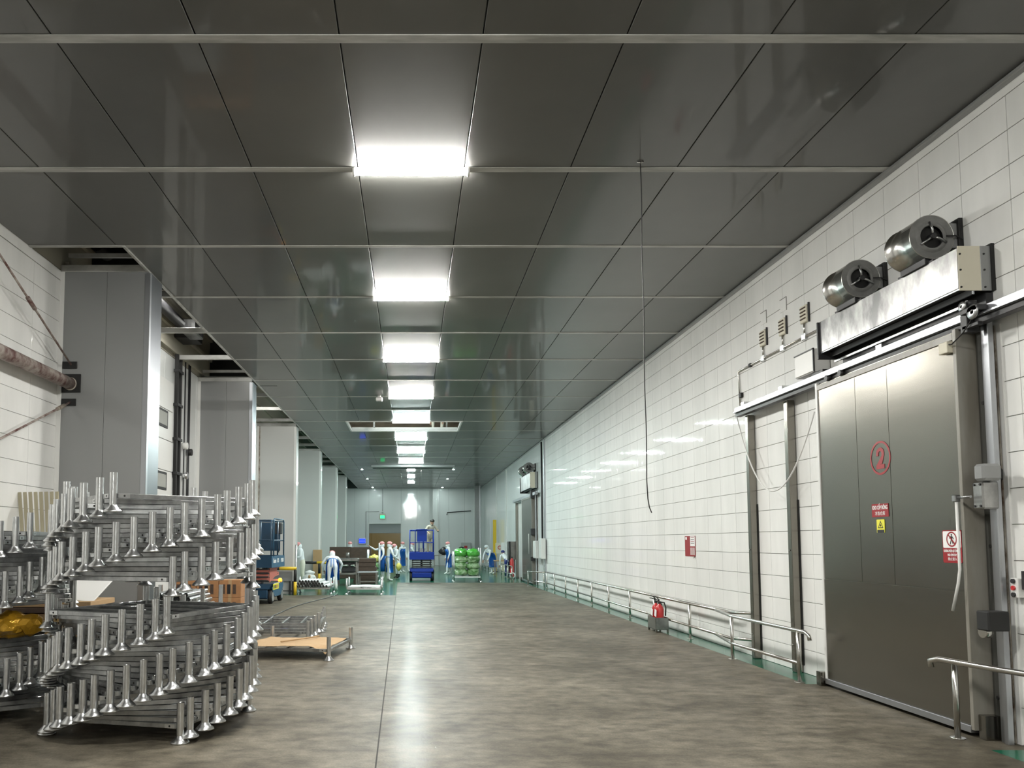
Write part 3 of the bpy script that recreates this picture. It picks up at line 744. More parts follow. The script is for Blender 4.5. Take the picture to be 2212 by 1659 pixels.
rail('stainless guard rail end with an elbow in front of the right door jamb', [(4.52, 6.93, .57), (4.52, 6.94, .625), (4.54, 6.86, .65), (4.56, 6.72, .65), (4.62, 6.35, .65), (4.72, 5.95, .65), (4.74, 4.0, .65)], [(4.74, 5.9, .24), (4.74, 4.0, .24)], [(4.62, 6.78), (4.74, 5.2)], zt=.645)
# far rails, around the second cold-room door
rail('far stainless guard rail end standing before the second cold-room door', [(4.42, 29.9, .58), (4.42, 29.0, .58), (4.80, 28.4, .58)], [(4.42, 29.9, .22), (4.80, 28.4, .22)], [(4.42, 29.9), (4.80, 28.6)])
rail('far stainless guard rail beyond the second cold-room door', [(4.45, 34.9, .6), (4.45, 39.0, .6)], [(4.45, 34.9, .24), (4.45, 39.0, .24)], [(4.45, 34.9), (4.45, 36.3), (4.45, 37.6), (4.45, 39.0)])
rail('farthest stainless guard rail near the yellow post', [(4.5, 44, .6), (4.5, 50, .6)], [(4.5, 44, .24), (4.5, 50, .24)], [(4.5, 44), (4.5, 46), (4.5, 48), (4.5, 50)])

# fire extinguishers in a steel stand
st = thing('extinguisher_stand', 'open sheet steel stand holding the fire extinguishers', 'stand', (4.68, 14.9, 0))
fx0, fx1, fy0, fy1 = 4.50, 4.74, 14.62, 15.10
part(st, 'front_sheet', B().box(fx0, fx0+.006, fy0, fy1, .05, .27, .001), 'door')
part(st, 'end_sheet', B().box(fx0, fx1, fy0, fy0+.006, .05, .27, .001), 'doorscr')
part(st, 'end_sheet', B().box(fx0, fx1, fy1-.006, fy1, .05, .27, .001), 'doorscr')
part(st, 'back_sheet', B().box(fx1-.006, fx1, fy0, fy1, .05, .27, .001), 'door')
part(st, 'bottom_sheet', B().box(fx0, fx1, fy0, fy1, .045, .055, .001), 'door')
for x in (fx0, fx1-.03):
    for y in (fy0, fy1-.03): part(st, 'foot', B().box(x, x+.03, y, y+.03, 0, .05, .001), 'door')
for i, (y, lb) in enumerate(((14.75, 'nearer red fire extinguisher in the steel stand, with a white label'), (14.97, 'farther red fire extinguisher in the steel stand'))):
    t = thing('fire_extinguisher', lb, 'fire extinguisher', (4.62, y, .056), group='two fire extinguishers')
    part(t, 'cylinder', B().lathe([(0, 0), (.07, .0), (.075, .02), (.075, .36), (.06, .41), (.025, .44), (.022, .46), (0, .46)], (4.62, y, .056), 18), 'redpaint')
    part(t, 'valve', B().box(4.595, 4.645, y-.022, y+.022, .515, .56, .004), 'blackmetal')
    part(t, 'handle', B().tube([(4.62, y, .565), (4.56, y+.02, .60), (4.52, y+.05, .605)], .010, 6).tube([(4.62, y, .58), (4.57, y+.01, .635), (4.53, y+.04, .65)], .010, 6), 'black')
    part(t, 'hose', B().tube([(4.645, y-.01, .545), (4.69, y-.05, .54), (4.71, y-.08, .45), (4.70, y-.085, .30)], .012, 6), 'black')
    part(t, 'label_tag', B().box(4.538, 4.543, y-.055, y+.055, .28, .41, rot=Matrix.Rotation(R(12), 3, 'X')), 'printwhite')

# ------------------------------------------------------------------ second cold-room door, far along the right wall
d2 = cold_door(2, 'far stainless cold-room door with air curtain beyond the tiled wall', 34.0, 31.2, False)
part(d2, 'handle_lever', B().tube([(4.70, 31.5, 2.0), (4.70, 31.5, 1.2)], .014, 6), 'white')
part(d2, 'latch_box', B().box(4.72, 4.9, 31.0, 31.2, 1.95, 2.2, .01), 'blackmetal')
part(d2, 'guide_roller', B().box(4.70, 4.86, 30.9, 31.1, .93, 1.09, .01), 'black')
t2 = thing('door_track', 'overhead track beam of the far cold-room door', 'track beam', (4.85, 33, 3.55))
part(t2, 'beam', B().box(4.78, 4.90, 30.4, 37.0, 3.50, 3.62, .004), 'alu')
part(t2, 'support_post', B().box(4.88, 4.985, 34.6, 34.72, 0, 3.5, .008), 'white')
part(t2, 'support_post', B().box(4.88, 4.985, 36.7, 36.82, 0, 3.5, .008), 'door')
part(t2, 'bracket', B().box(4.72, 4.9, 31.0, 31.25, 3.4, 3.72, .01), 'blackmetal')
air_curtain('far air curtain with two blower drums over the second cold-room door', 30.9, 33.6, 3.80, 4.40, 'air curtains over the cold-room doors')
eb = thing('electric_cabinet', 'white electric cabinet on the wall right of the far cold-room door', 'cabinet', (4.85, 30.3, 1.0))
part(eb, 'body', B().box(4.72, 4.94, 29.9, 30.5, 1.05, 1.72, .01), 'white')
part(eb, 'door', B().box(4.705, 4.721, 29.93, 30.47, 1.08, 1.69, .004), 'white')
eb2 = thing('electric_cabinet', 'white electric cabinet on the aluminium trim near the far guard rail', 'cabinet', (4.85, 29.2, 1.0))
part(eb2, 'body', B().box(4.78, 4.94, 28.95, 29.45, 1.05, 1.80, .01), 'white')
part(eb2, 'door', B().box(4.765, 4.781, 28.98, 29.42, 1.08, 1.77, .004), 'white')
cp = single('cable_duct', B().tube([(4.93, 29.62, 1.7), (4.93, 29.62, 5.45)], .03, 8), 'blackmetal', 'dark vertical cable duct beside the far cold-room door', 'duct', (4.93, 29.62, 1.7))

# ------------------------------------------------------------------ galvanised post pallets
PS = .64            # half the distance between the posts
def pallet_parts():
    d = {}
    d['post'] = B().cyl((0, 0, .035), (0, 0, .33), .031, 14, caps=False).cyl((0, 0, .33), (0, 0, .325), .031, 14, .027, caps=False).cyl((0, 0, .325), (0, 0, .05), .027, 14, caps=False).mesh('post', 'galv')
    d['foot'] = B().lathe([(.0, .0), (.070, .0), (.078, .004), (.074, .014), (.052, .034), (.036, .052), (.031, .062)], (0, 0, 0), 18).mesh('foot', 'galv')
    d['rail'] = B().box(-PS+.03, PS-.03, -.02, .02, .118, .158, .003).mesh('rail', 'galvdark')
    d['lug'] = B().box(-.045, .045, -.003, .003, .120, .156, .001).cyl((.0, -.0045, .138), (.0, -.0028, .138), .009, 8, mi=1).mesh('lug', ['galv', 'black'])
    d['bar'] = B().box(-PS+.02, PS-.02, -.015, .015, .128, .150, .002).mesh('cross_bar', 'galvdark')
    return d
PP = pallet_parts()
def make_pallet():
    t = thing('post_pallet', 'x', 'pallet', (0, 0, 0))
    for a in range(4):
        an = a*PI/2
        c, s = math.cos(an), math.sin(an)
        rl_ = link('rail', PP['rail'], t, (PS*s, -PS*c, 0), (0, 0, an))
        for sx in (-1, 1):
            lx = sx*(PS-.085)
            lg = link('lug', PP['lug'], rl_, (lx, -.0235, 0))
        x, y = PS*(1 if a in (1, 2) else -1), PS*(1 if a in (2, 3) else -1)
        p = link('post', PP['post'], t, (x, y, 0))
        link('foot', PP['foot'], p, (0, 0, 0))
    for k in (-.32, 0, .32):
        link('cross_bar', PP['bar'], t, (k, 0, 0), (0, 0, PI/2))
    return t
proto = make_pallet(); used_proto = [False]
def put_pallet(x, y, z, ang, label, group):
    o = proto if not used_proto[0] else copy_tree(proto)
    used_proto[0] = True; o.scale = (1, 1, 1)
    o.location = (x, y, z); o.rotation_euler = (0, 0, ang)
    o['label'] = label; o['group'] = group
    return o
ORD = ['lowest', 'second', 'third', 'fourth', 'fifth', 'sixth', 'seventh', 'eighth', 'ninth', 'tenth', 'eleventh', 'twelfth', 'thirteenth', 'fourteenth', 'fifteenth', 'sixteenth', 'seventeenth', 'eighteenth', 'nineteenth', 'twentieth', 'twenty-first', 'twenty-second', 'twenty-third', 'twenty-fourth', 'twenty-fifth']
def tier(cx, cy, z0, a0, n, step, pitch, words_, group, sc=1.0):
    """nested pallets, each turned a little further; a0 = angle of one corner seen from the centre"""
    for k in range(n):
        a = a0 + step*k
        jit = random.Random(k*13+int(cx*100))
        pl_ = put_pallet(cx + jit.uniform(-.008, .008), cy + jit.uniform(-.008, .008), z0 + pitch*k, R(a + 135) + jit.uniform(-.02, .02),
                   'galvanised post pallet, ' + (ORD[k] + ' from the bottom' if k < n-1 else 'topmost') + ' in ' + words_, group)
        pl_.scale = (sc, sc, 1)
G1 = 'twisted pallet stack in the left foreground'
tier(-2.375, 7.39, 0, -60, 23, 7.93, .0408, "the foreground twisted stack's lower tier", G1)
tier(-2.375, 7.39, 1.205, -60+22*7.93, 18, 8.85, .0408, "the foreground twisted stack's upper tier", G1)
G2 = 'twisted pallet stack at the left edge'
tier(-4.17, 7.70, 0, -12, 16, 7.95, .0408, "the left edge stack's lower tier", G2, .9)
tier(-4.17, 7.70, .942, -12+15*7.95, 17, 7.95, .0408, "the left edge stack's upper tier", G2, .9)
# low pile behind
for k in range(4):
    put_pallet(-2.33 + .03*k, 14.05 + .05*k, .0408*k, R(2.0*k-4), 'galvanised post pallet in the low pile behind the cardboard one, ' + ['at the floor', 'second up', 'third up', 'on top'][k], 'low pile of four pallets')
put_pallet(-1.68, 11.91, 0, R(-9.6), 'single galvanised post pallet covered with torn brown cardboard', 'pallets standing singly')

# torn cardboard on the single pallet
def rough_sheet(x0, x1, y0, y1, z, nx, ny, seed, wav=.012, th=.005, droop=None):
    b = B(); rnd = random.Random(seed); grid = []
    for j in range(ny+1):
        row = []
        for i in range(nx+1):
            u, v = i/nx, j/ny
            x = x0+(x1-x0)*u; y = y0+(y1-y0)*v
            if j in (0, ny): y += rnd.uniform(-.03, .03)
            if i in (0, nx): x += rnd.uniform(-.02, .02)
            zz = z + wav*(math.sin(7*u+seed)+math.sin(5*v+2*u+seed*2)) * .5 + rnd.uniform(0, wav*.4)
            if droop: zz += droop(u, v)
            row.append(b.bm.verts.new((x, y, zz)))
        grid.append(row)
    fs = [b.bm.faces.new((grid[j][i], grid[j][i+1], grid[j+1][i+1], grid[j+1][i])) for j in range(ny) for i in range(nx)]
    r = bmesh.ops.extrude_face_region(b.bm, geom=fs)
    for v in r['geom']:
        if isinstance(v, bmesh.types.BMVert): v.co.z += th
    return b
cb = rough_sheet(-.63, .60, -.60, .50, 0, 18, 10, 3, .012, .005, lambda u, v: -.10*max(0, (u-.80)*5)*max(0, (.18-v)*5.5))
me = cb.mesh('cardboard_sheet', 'card')
o = link('cardboard_sheet', me, None, (-1.68, 11.91, .172), (0, 0, R(-9.6)))
tag(o, 'torn brown cardboard sheet lying on the single pallet', 'cardboard')
single('wooden_stick', B().tube([(-1.90, 11.62, .205), (-1.42, 12.30, .207)], .012, 6), 'card', 'thin wooden stick lying across the torn cardboard', 'stick', (-1.66, 12.0, .205))
single('blue_tarp', rough_sheet(-2.95, -2.35, 14.95, 15.35, .012, 8, 5, 5, .02), 'darkblue', 'small dark blue tarp on the floor behind the low pallet pile', 'tarp', (-2.65, 15.1, 0))

# cardboard and gold bag on the left edge stack
o = link('cardboard_sheet', rough_sheet(-.5, .55, -.5, .5, 0, 10, 10, 9, .015).mesh('cardboard_sheet', 'card'), None, (-4.17, 7.70, .80), (0, 0, R(20)))
tag(o, 'brown cardboard sheet between the tiers of the left edge stack', 'cardboard')
gb = thing('gold_bag', 'crumpled shiny gold foil bag between the tiers at the left edge', 'bag', (-3.6, 7.25, .79))
part(gb, 'bag', B().ball((-3.66, 7.25, .90), .19, .15, .12, 3, .05, 4, 1, .09), 'gold')
part(gb, 'knot', B().ball((-3.47, 7.25, .91), .12, .10, .10, 2, .06, 9, 1, .14), 'gold')
# flattened cartons and white board behind
t = thing('carton_pile', 'pile of flattened brown cartons behind the left edge stack', 'cartons', (-4.2, 9.45, 0))
for k in range(14):
    jr = random.Random(k)
    part(t, 'flat_carton', B().box(-4.75+jr.uniform(-.03, .03), -3.72+jr.uniform(-.05, .08), 9.1+jr.uniform(-.03, .03), 9.85, .07*k, .07*k+.062, .004), 'card' if k % 3 else 'carddark')
o = link('white_board', B().box(-.48, .48, -.25, .25, -.008, .008, .002).mesh('white_board', 'white'), None, (-4.15, 9.5, 1.115), (R(28), R(5), R(-6)))
tag(o, 'white board lying tilted on the flattened cartons', 'board')
for i in range(8):
    o = link('leaning_board', B().box(-.021, .021, -.01, .01, 0, 2.30, .002).mesh('leaning_board', 'beigeboard') if i < 2 else bpy.data.objects['leaning_board' if i % 2 == 0 else 'leaning_board.001'].data, None, (-4.50-.052*i, 9.98, 0), (R(0), R(-3-.4*i), 0))
    o.location.x += .12; o.location.z = .0
    tag(o, 'narrow beige board standing against the left wall behind the pallets, %s from the right' % ordn[i], 'board', 'narrow beige boards behind the pallets')

# carton stack and pipe rack seen through the gap between the tiers
def carton(x, y, z, w, d, h, lab, m='carton'):
    t = thing('carton_box', lab, 'carton', (x, y, z), group='orange printed cartons behind the stacks')
    part(t, 'box', B().box(x-w/2, x+w/2, y-d/2, y+d/2, z, z+h, .004), m)
    part(t, 'tape', B().box(x-.03, x+.03, y-d/2-.002, y+d/2+.002, z+.001, z+h+.002), 'card')
    for k in range(3):
        part(t, 'print_mark', B().box(x-w/2+.05+k*.10, x-w/2+.11+k*.10, y-d/2-.004, y-d/2-.001, z+.06, z+h-.08), 'printblack' if k % 2 else 'carddark')
for r in range(3):
    for c in range(3):
        carton(-4.12+.41*c, 14.6, .015+.32*r, .40, .34, .315, 'orange printed carton behind the stacks, %s row, %s column' % (['bottom', 'middle', 'top'][r], ['left', 'middle', 'right'][c]))
single('flat_cardboard', B().box(-4.4, -3.05, 14.3, 14.9, 0, .012), 'card', 'flat cardboard under the orange cartons', 'cardboard', (-3.7, 14.6, 0))
def pipe_rack(x0, x1, y0, y1, zb, label):
    t = thing('pipe_rack', label, 'rack', ((x0+x1)/2, (y0+y1)/2, 0))
    for x in (x0, x1):
        for y in (y0, y1):
            p = part(t, 'post', B().box(x-.03, x+.03, y-.03, y+.03, 0, zb+.42, .004), 'galv')
    part(t, 'frame', B().box(x0, x1, y0-.02, y0+.02, zb-.06, zb).box(x0, x1, y1-.02, y1+.02, zb-.06, zb).box(x0-.02, x0+.02, y0, y1, zb-.06, zb).box(x1-.02, x1+.02, y0, y1, zb-.06, zb), 'galvdark')
    return t
pipe_rack(-4.35, -3.30, 12.55, 13.75, .50, 'galvanised rack of black-ended pipes behind the foreground stack')
pm = B().cyl((0, -.62, 0), (0, .62, 0), .036, 12, caps=False).cyl((0, .62, 0), (0, -.62, 0), .030, 12, caps=False).mesh('steel_pipe', 'galv')
pe = B().cyl((0, -.60, 0), (0, -.58, 0), .030, 12).mesh('dark_bore', 'black')
n = 0
for r in range(5):
    for c in range(11 - r):
        t = thing('steel_pipe', 'steel pipe in the rack behind the foreground stack, %s layer up, %s from left' % (ordn[r], ordn[c]), 'pipe', (-4.22+.082*c+.041*r, 13.15+random.uniform(-.03, .03), .537+.071*r), R(0), group='pipes in the rack behind the foreground stack')
        link('pipe_wall', pm, t); link('dark_bore', pe, t)

# ------------------------------------------------------------------ brace pipe and rods on the near left wall
bp = thing('brace_pipe', 'thick worn red-brown brace pipe running along the left wall into the column', 'pipe', (-4.80, 10, 3.85))
part(bp, 'pipe', B().cyl((-4.80, -.5, 3.88), (-4.80, 10.965, 3.88), .085, 18), 'brownpipe')
part(bp, 'pipe_end', B().lathe([(.055, 0), (.088, 0), (.095, .015), (.086, .03)], (-4.80, 10.93, 3.88), 18, 'Y'), 'rust')
part(bp, 'socket', B().box(-4.92, -4.66, 10.958, 10.978, 3.76, 4.02, .002), 'black')
def rod(label, p0, p1, zs, m):
    t = thing('brace_rod', label, 'rod', p1, group='thin brace rods on the left wall')
    part(t, 'rod', B().cyl(p0, p1, .014, 8), m)
    v = Vector(p1)-Vector(p0)
    a = Vector(p0)+v*(.58 if zs > 4 else .955)
    part(t, 'turnbuckle', B().cyl(a, a+v.normalized()*.22, .028, 8), 'brownpipe' if zs > 4 else 'rust')
    part(t, 'socket', B().box(-4.92, -4.72, 10.958, 10.978, zs-.05, zs+.05, .002), 'black')
rod('upper thin dark brace rod slanting down to the nearest column', (-4.81, 7.87, 5.49), (-4.80, 10.97, 4.15), 4.15, 'brownpipe')
rod('lower thin brace rod slanting up to the nearest column', (-4.94, 2.5, .05), (-4.80, 10.97, 3.62), 3.62, 'brownpipe')

# ------------------------------------------------------------------ loading door and pipes in the first bay
dk = thing('door_4', 'white sectional loading door with black framed panes between the first two columns', 'door', (-4.96, 14.4, 0), kind='structure')
for k in range(8):
    part(dk, 'door_section', B().box(-4.99, -4.95, 12.1, 16.22, .62*k+.004, .62*k+.612, .006), 'white')
for z in (2.72, 3.97):
    f = part(dk, 'pane_frame', B().box(-4.955, -4.935, 15.15, 15.85, z-.02, z+.34, .004), 'black')
    part(f, 'pane', B().box(-4.936, -4.931, 15.21, 15.79, z+.03, z+.29), 'glassdark')
for y in (16.28, 16.52):
    part(dk, 'lift_track', B().box(-4.95, -4.88, y, y+.07, .4, 5.6, .004), 'black')
for k in range(7):
    part(dk, 'track_bracket', B().box(-4.97, -4.86, 16.27, 16.62, .9+.72*k, .96+.72*k, .003), 'blackmetal')
part(dk, 'spring_shaft', B().cyl((-4.75, 11.6, 6.15), (-4.75, 16.9, 6.15), .11, 12).box(-4.98, -4.55, 16.3, 16.9, 5.95, 6.35, .01), 'blackmetal')
part(dk, 'door_motor', B().box(-4.72, -4.42, 15.9, 16.5, 5.95, 6.25, .02), 'galvdark')
cpipe = thing('conduit_run', 'dark vertical conduits with round boxes on the wall beside the loading door', 'conduit', (-4.95, 17.2, 0))
for y in (17.05, 17.32, 17.42):
    part(cpipe, 'conduit', B().cyl((-4.95, y, .5), (-4.95, y, 5.6), .016, 8), 'blackmetal')
for y, z, m in ((17.05, 3.75, 'white'), (17.4, 3.65, 'black'), (17.1, 3.1, 'galv'), (17.05, 2.5, 'black')):
    part(cpipe, 'round_box', B().cyl((-4.97, y, z), (-4.87, y, z), .075, 12), m)
part(cpipe, 'side_arm', B().tube([(-4.95, 17.05, 2.35), (-4.90, 17.2, 2.32), (-4.90, 17.5, 2.30)], .02, 6), 'black')

# hanging wire from the ceiling
b = B()
pts = [(2.333, 7.76, ZC)] + [(2.333+.004*math.sin(k*.9), 7.76, ZC - 3.25*k/18) for k in range(1, 19)] + [(2.336, 7.765, 2.17), (2.345, 7.78, 2.08), (2.36, 7.79, 2.0), (2.385, 7.80, 1.945)]
b.tube(pts, .0055, 6)
wire = thing('hanging_wire', 'thin dark wire hanging from the ceiling in front of the tiled wall', 'wire', (2.333, 7.76, 1.95))
part(wire, 'wire', b, 'blackmetal')
part(wire, 'ceiling_hook', B().tube([(2.30, 7.76, ZC-.004), (2.333, 7.76, ZC-.014), (2.366, 7.76, ZC-.004)], .008, 6), 'steel')

# ------------------------------------------------------------------ scissor lifts
def scissor_lift(label, loc, rz, W, L, main, lite, arm, zdeck, ztop, style):
    t = thing('scissor_lift', label, 'scissor lift', loc, rz, group='blue scissor lifts')
    def P(name, b, m, par=None, lab=None): return part(par or t, name, b, m, world=False, label=lab)
    zc = .54
    P('chassis', B().box(-W/2+.11, W/2-.11, -L/2+.02, L/2-.02, .13, .40, .01).box(-W/2+.02, W/2-.02, -L/2+.40, L/2-.40, .16, zc, .012), main)
    for sx in (-1, 1):
        P('side_cover', B().poly([(sx*(W/2-.012), -L/2+.10, .40), (sx*(W/2-.012), -L/2+.44, .18), (sx*(W/2-.012), L/2-.44, .18), (sx*(W/2-.012), L/2-.10, .40), (sx*(W/2-.012), L/2-.10, zc), (sx*(W/2-.012), -L/2+.10, zc-.10)], (sx*.012, 0, 0)), lite)
        for sy in (-1, 1):
            w = P('wheel', B().lathe([(.0, -.05), (.10, -.05), (.17, -.055), (.19, -.04), (.19, .04), (.17, .055), (.10, .05), (0, .05)], (sx*(W/2-.065), sy*(L/2-.22), .19), 20, 'X'), 'black')
            P('wheel_disc', B().cyl((sx*(W/2-.015), sy*(L/2-.22), .19), (sx*(W/2-.002), sy*(L/2-.22), .19), .125, 16), 'column', w)
    P('front_step', B().box(-W/2+.12, W/2-.12, -L/2-.03, -L/2+.03, .16, .36, .01), main)
    P('end_hood', B().poly([(-W/2+.02, -L/2, zc), (-W/2+.06, -L/2-.02, .40), (W/2-.06, -L/2-.02, .40), (W/2-.02, -L/2, zc)], (0, .30, 0)), main)
    # folded scissor pack
    n = 4; h = (zdeck - zc - .06)/n
    for k in range(n):
        z0 = zc + .02 + h*k
        for sx, o_ in ((-1, 0), (1, 0)):
            x0 = sx*(W/2-.14)
            d = 1 if k % 2 else -1
            b = B().poly([(x0-.02, -L/2+.14, z0+(.0 if d > 0 else h*.55)), (x0-.02, L/2-.14, z0+(h*.55 if d > 0 else 0)), (x0-.02, L/2-.14, z0+h*.42+(h*.55 if d > 0 else 0)), (x0-.02, -L/2+.14, z0+h*.42+(0 if d > 0 else h*.55))], (.04, 0, 0))
            P('scissor_arm', b, arm)
        P('cross_pin', B().cyl((-W/2+.10, -L/2+.20, z0+h*.4), (W/2-.10, -L/2+.20, z0+h*.4), .018, 8), 'blackmetal')
        P('arm_bar', B().box(-W/2+.12, W/2-.12, -L/2+.13, -L/2+.17, z0+h*.30, z0+h*.72, .004), 'blackmetal')
    P('hydraulic_ram', B().cyl((0, -.3, zc+.05), (0, .35, zdeck-.1), .045, 12), 'galvdark')
    # deck
    P('deck', B().box(-W/2+.01, W/2-.01, -L/2-.02, L/2+.02, zdeck-.04, zdeck+.02, .006), 'blackmetal')
    for sx in (-1, 1): P('toe_board', B().box(sx*W/2-.008, sx*W/2+.008, -L/2-.02, L/2+.02, zdeck-.05, zdeck+.27, .003), lite if sx > 0 else main)
    for sy in (-1, 1): P('toe_board', B().box(-W/2, W/2, sy*(L/2+.02)-.008, sy*(L/2+.02)+.008, zdeck-.05, zdeck+.27, .003), main)
    zm = zdeck + (ztop-zdeck)*.56
    x, y = W/2-.02, L/2
    def loop_(z, r):
        c = .07
        pts = []
        for cx, cy, a in ((x-c, -y+c, -90), (x-c, y-c, 0), (-x+c, y-c, 90), (-x+c, -y+c, 180)):
            for k in range(4): pts.append((cx+c*math.cos(R(a+30*k)), cy+c*math.sin(R(a+30*k)), z))
        return B().tube(pts + [pts[0]], r, 8, caps=False)
    P('top_rail', loop_(ztop, .021), main); P('mid_rail', loop_(zm, .018), main)
    for px, py_ in ((x, -y), (-x, -y), (x, y), (-x, y), (x, 0), (-x, 0), (.08, -y), (.08, y), (-.12, -y)):
        P('rail_post', B().cyl((px, py_, zdeck+.2), (px, py_, ztop), .02, 8), main)
    if style == 1:
        P('gate_arch', B().tube([(-.30, -y-.03, zdeck+.25), (-.30, -y-.03, ztop-.02), (-.24, -y-.03, ztop+.06), (-.02, -y-.03, ztop+.06), (.04, -y-.03, ztop-.02), (.04, -y-.03, zdeck+.25)], .018, 8), main)
        P('gate_panel', B().box(-.27, .02, -y-.036, -y-.024, zm+.04, ztop-.03, .003), main)
        P('back_panel', B().box(-.30, x-.10, y-.012, y+.004, zm-.30, ztop-.03, .003), main)
        P('side_arch', B().tube([(x+.03, -y+.15, zdeck+.25), (x+.03, -y+.15, ztop+.0), (x+.03, -y+.24, ztop+.05), (x+.03, y-.24, ztop+.05), (x+.03, y-.15, ztop), (x+.03, y-.15, zdeck+.25)], .018, 8), lite)
        P('control_box', B().box(x-.14, x+.02, y-.55, y-.25, zm+.18, zm+.50, .02), 'blackmetal')
        P('control_cable', B().tube([(x-.06, y-.45, zm+.2), (x-.05, y-.5, zm-.2), (x-.02, y-.55, zdeck+.35)], .012, 6), 'black')
        P('arm_plate', B().poly([(W/2-.115, -L/2+.2, zc+.03), (W/2-.115, L/2-.5, zc+.22), (W/2-.115, L/2-.5, zdeck-.06), (W/2-.115, -L/2+.2, zdeck-.06)], (.02, 0, 0)), arm)
        P('arm_plate', B().box(-W/2+.2, W/2-.13, -L/2+.18, -L/2+.21, zc+.10, zdeck-.08, .004), arm)
        P('ladder_rung', B().box(-W/2-.0, -W/2+.17, -L/2-.05, -L/2-.02, .3, .34), 'blackmetal')
    else:
        P('gate_panel', B().box(-.20, .22, -y-.02, -y-.006, zm+.03, ztop-.02, .003), main)
        P('gate_frame', B().tube([(-.28, -y-.03, zdeck+.25), (-.28, -y-.03, ztop), (-.22, -y-.03, ztop+.03), (.24, -y-.03, ztop+.03)], .02, 8), main)
        P('kick_plate', B().box(-W/2, W/2, -y-.034, -y-.022, zdeck-.06, zdeck+.25, .004), main)
        P('low_box', B().box(-.15, .16, -y+.1, -y+.4, zdeck+.02, zdeck+.42, .01), 'column')
    return t
l1 = scissor_lift('dark teal scissor lift with lowered platform beside the pale column', (-4.10, 22.08, 0), R(-2.6), .78, 1.62, 'tealblue', 'lightteal', 'salmon', 1.02, 2.25, 1)
SIDE = Matrix(((0, 0, 1), (1, 0, 0), (0, 1, 0)))       # text on the +X side: x -> +Y, y -> Z, normal -> +X
FRONT = Matrix(((1, 0, 0), (0, 0, -1), (0, 1, 0)))     # text on the -Y side: x -> +X, y -> Z, normal -> -Y
def stick(root, name, me, rot, loc, lab=None):
    o = link(name, me, root); o.matrix_local = Matrix.Translation(loc) @ rot.to_4x4()
    if lab: o['label'] = lab
stick(l1, 'lettering', text_mesh('lettering', 'Genie', .17, 'printwhite', .36, .004), SIDE, (.40, -.48, 1.15))
stick(l1, 'lettering', text_mesh('lettering', 'GS', .15, 'printwhite', .22, .004), SIDE, (.40, -.06, 1.15))
stick(l1, 'lettering', text_mesh('lettering', '1930', .15, 'printwhite', .34, .004), SIDE, (.40, .50, 1.15))
stick(l1, 'load_lettering', text_mesh('load_lettering', '227\nKG', .13, 'printwhite', .22, .003), FRONT, (-.18, -.842, 1.13))
part(l1, 'warning_label', B().box(.392, .396, -.62, .10, .37, .53), 'brightyellow', world=False, label='yellow warning label')
for k in range(4): part(l1, 'label_print', B().box(.396, .398, -.57+.16*k, -.47+.16*k, .40, .49), 'printblack' if k < 2 else 'carton', world=False)
part(l1, 'beacon', B().lathe([(0, .10), (.04, .09), (.055, .05), (.055, 0), (0, 0)], (.32, .62, .54), 12), 'beacon', world=False, label='lit amber beacon')
gl = single('tan_cloth', B().ball((-4.30, 21.7, 1.13), .16, .18, .10, 2, .08, 2), 'card', 'crumpled tan cloth lying on the teal lift platform', 'cloth', (-4.30, 21.7, 1.04))
l2 = scissor_lift('royal blue scissor lift standing in the middle of the hall under a worker', (.46, 34.8, 0), 0, 1.06, 1.75, 'blue', 'blue', 'blackmetal', .98, 2.18, 2)

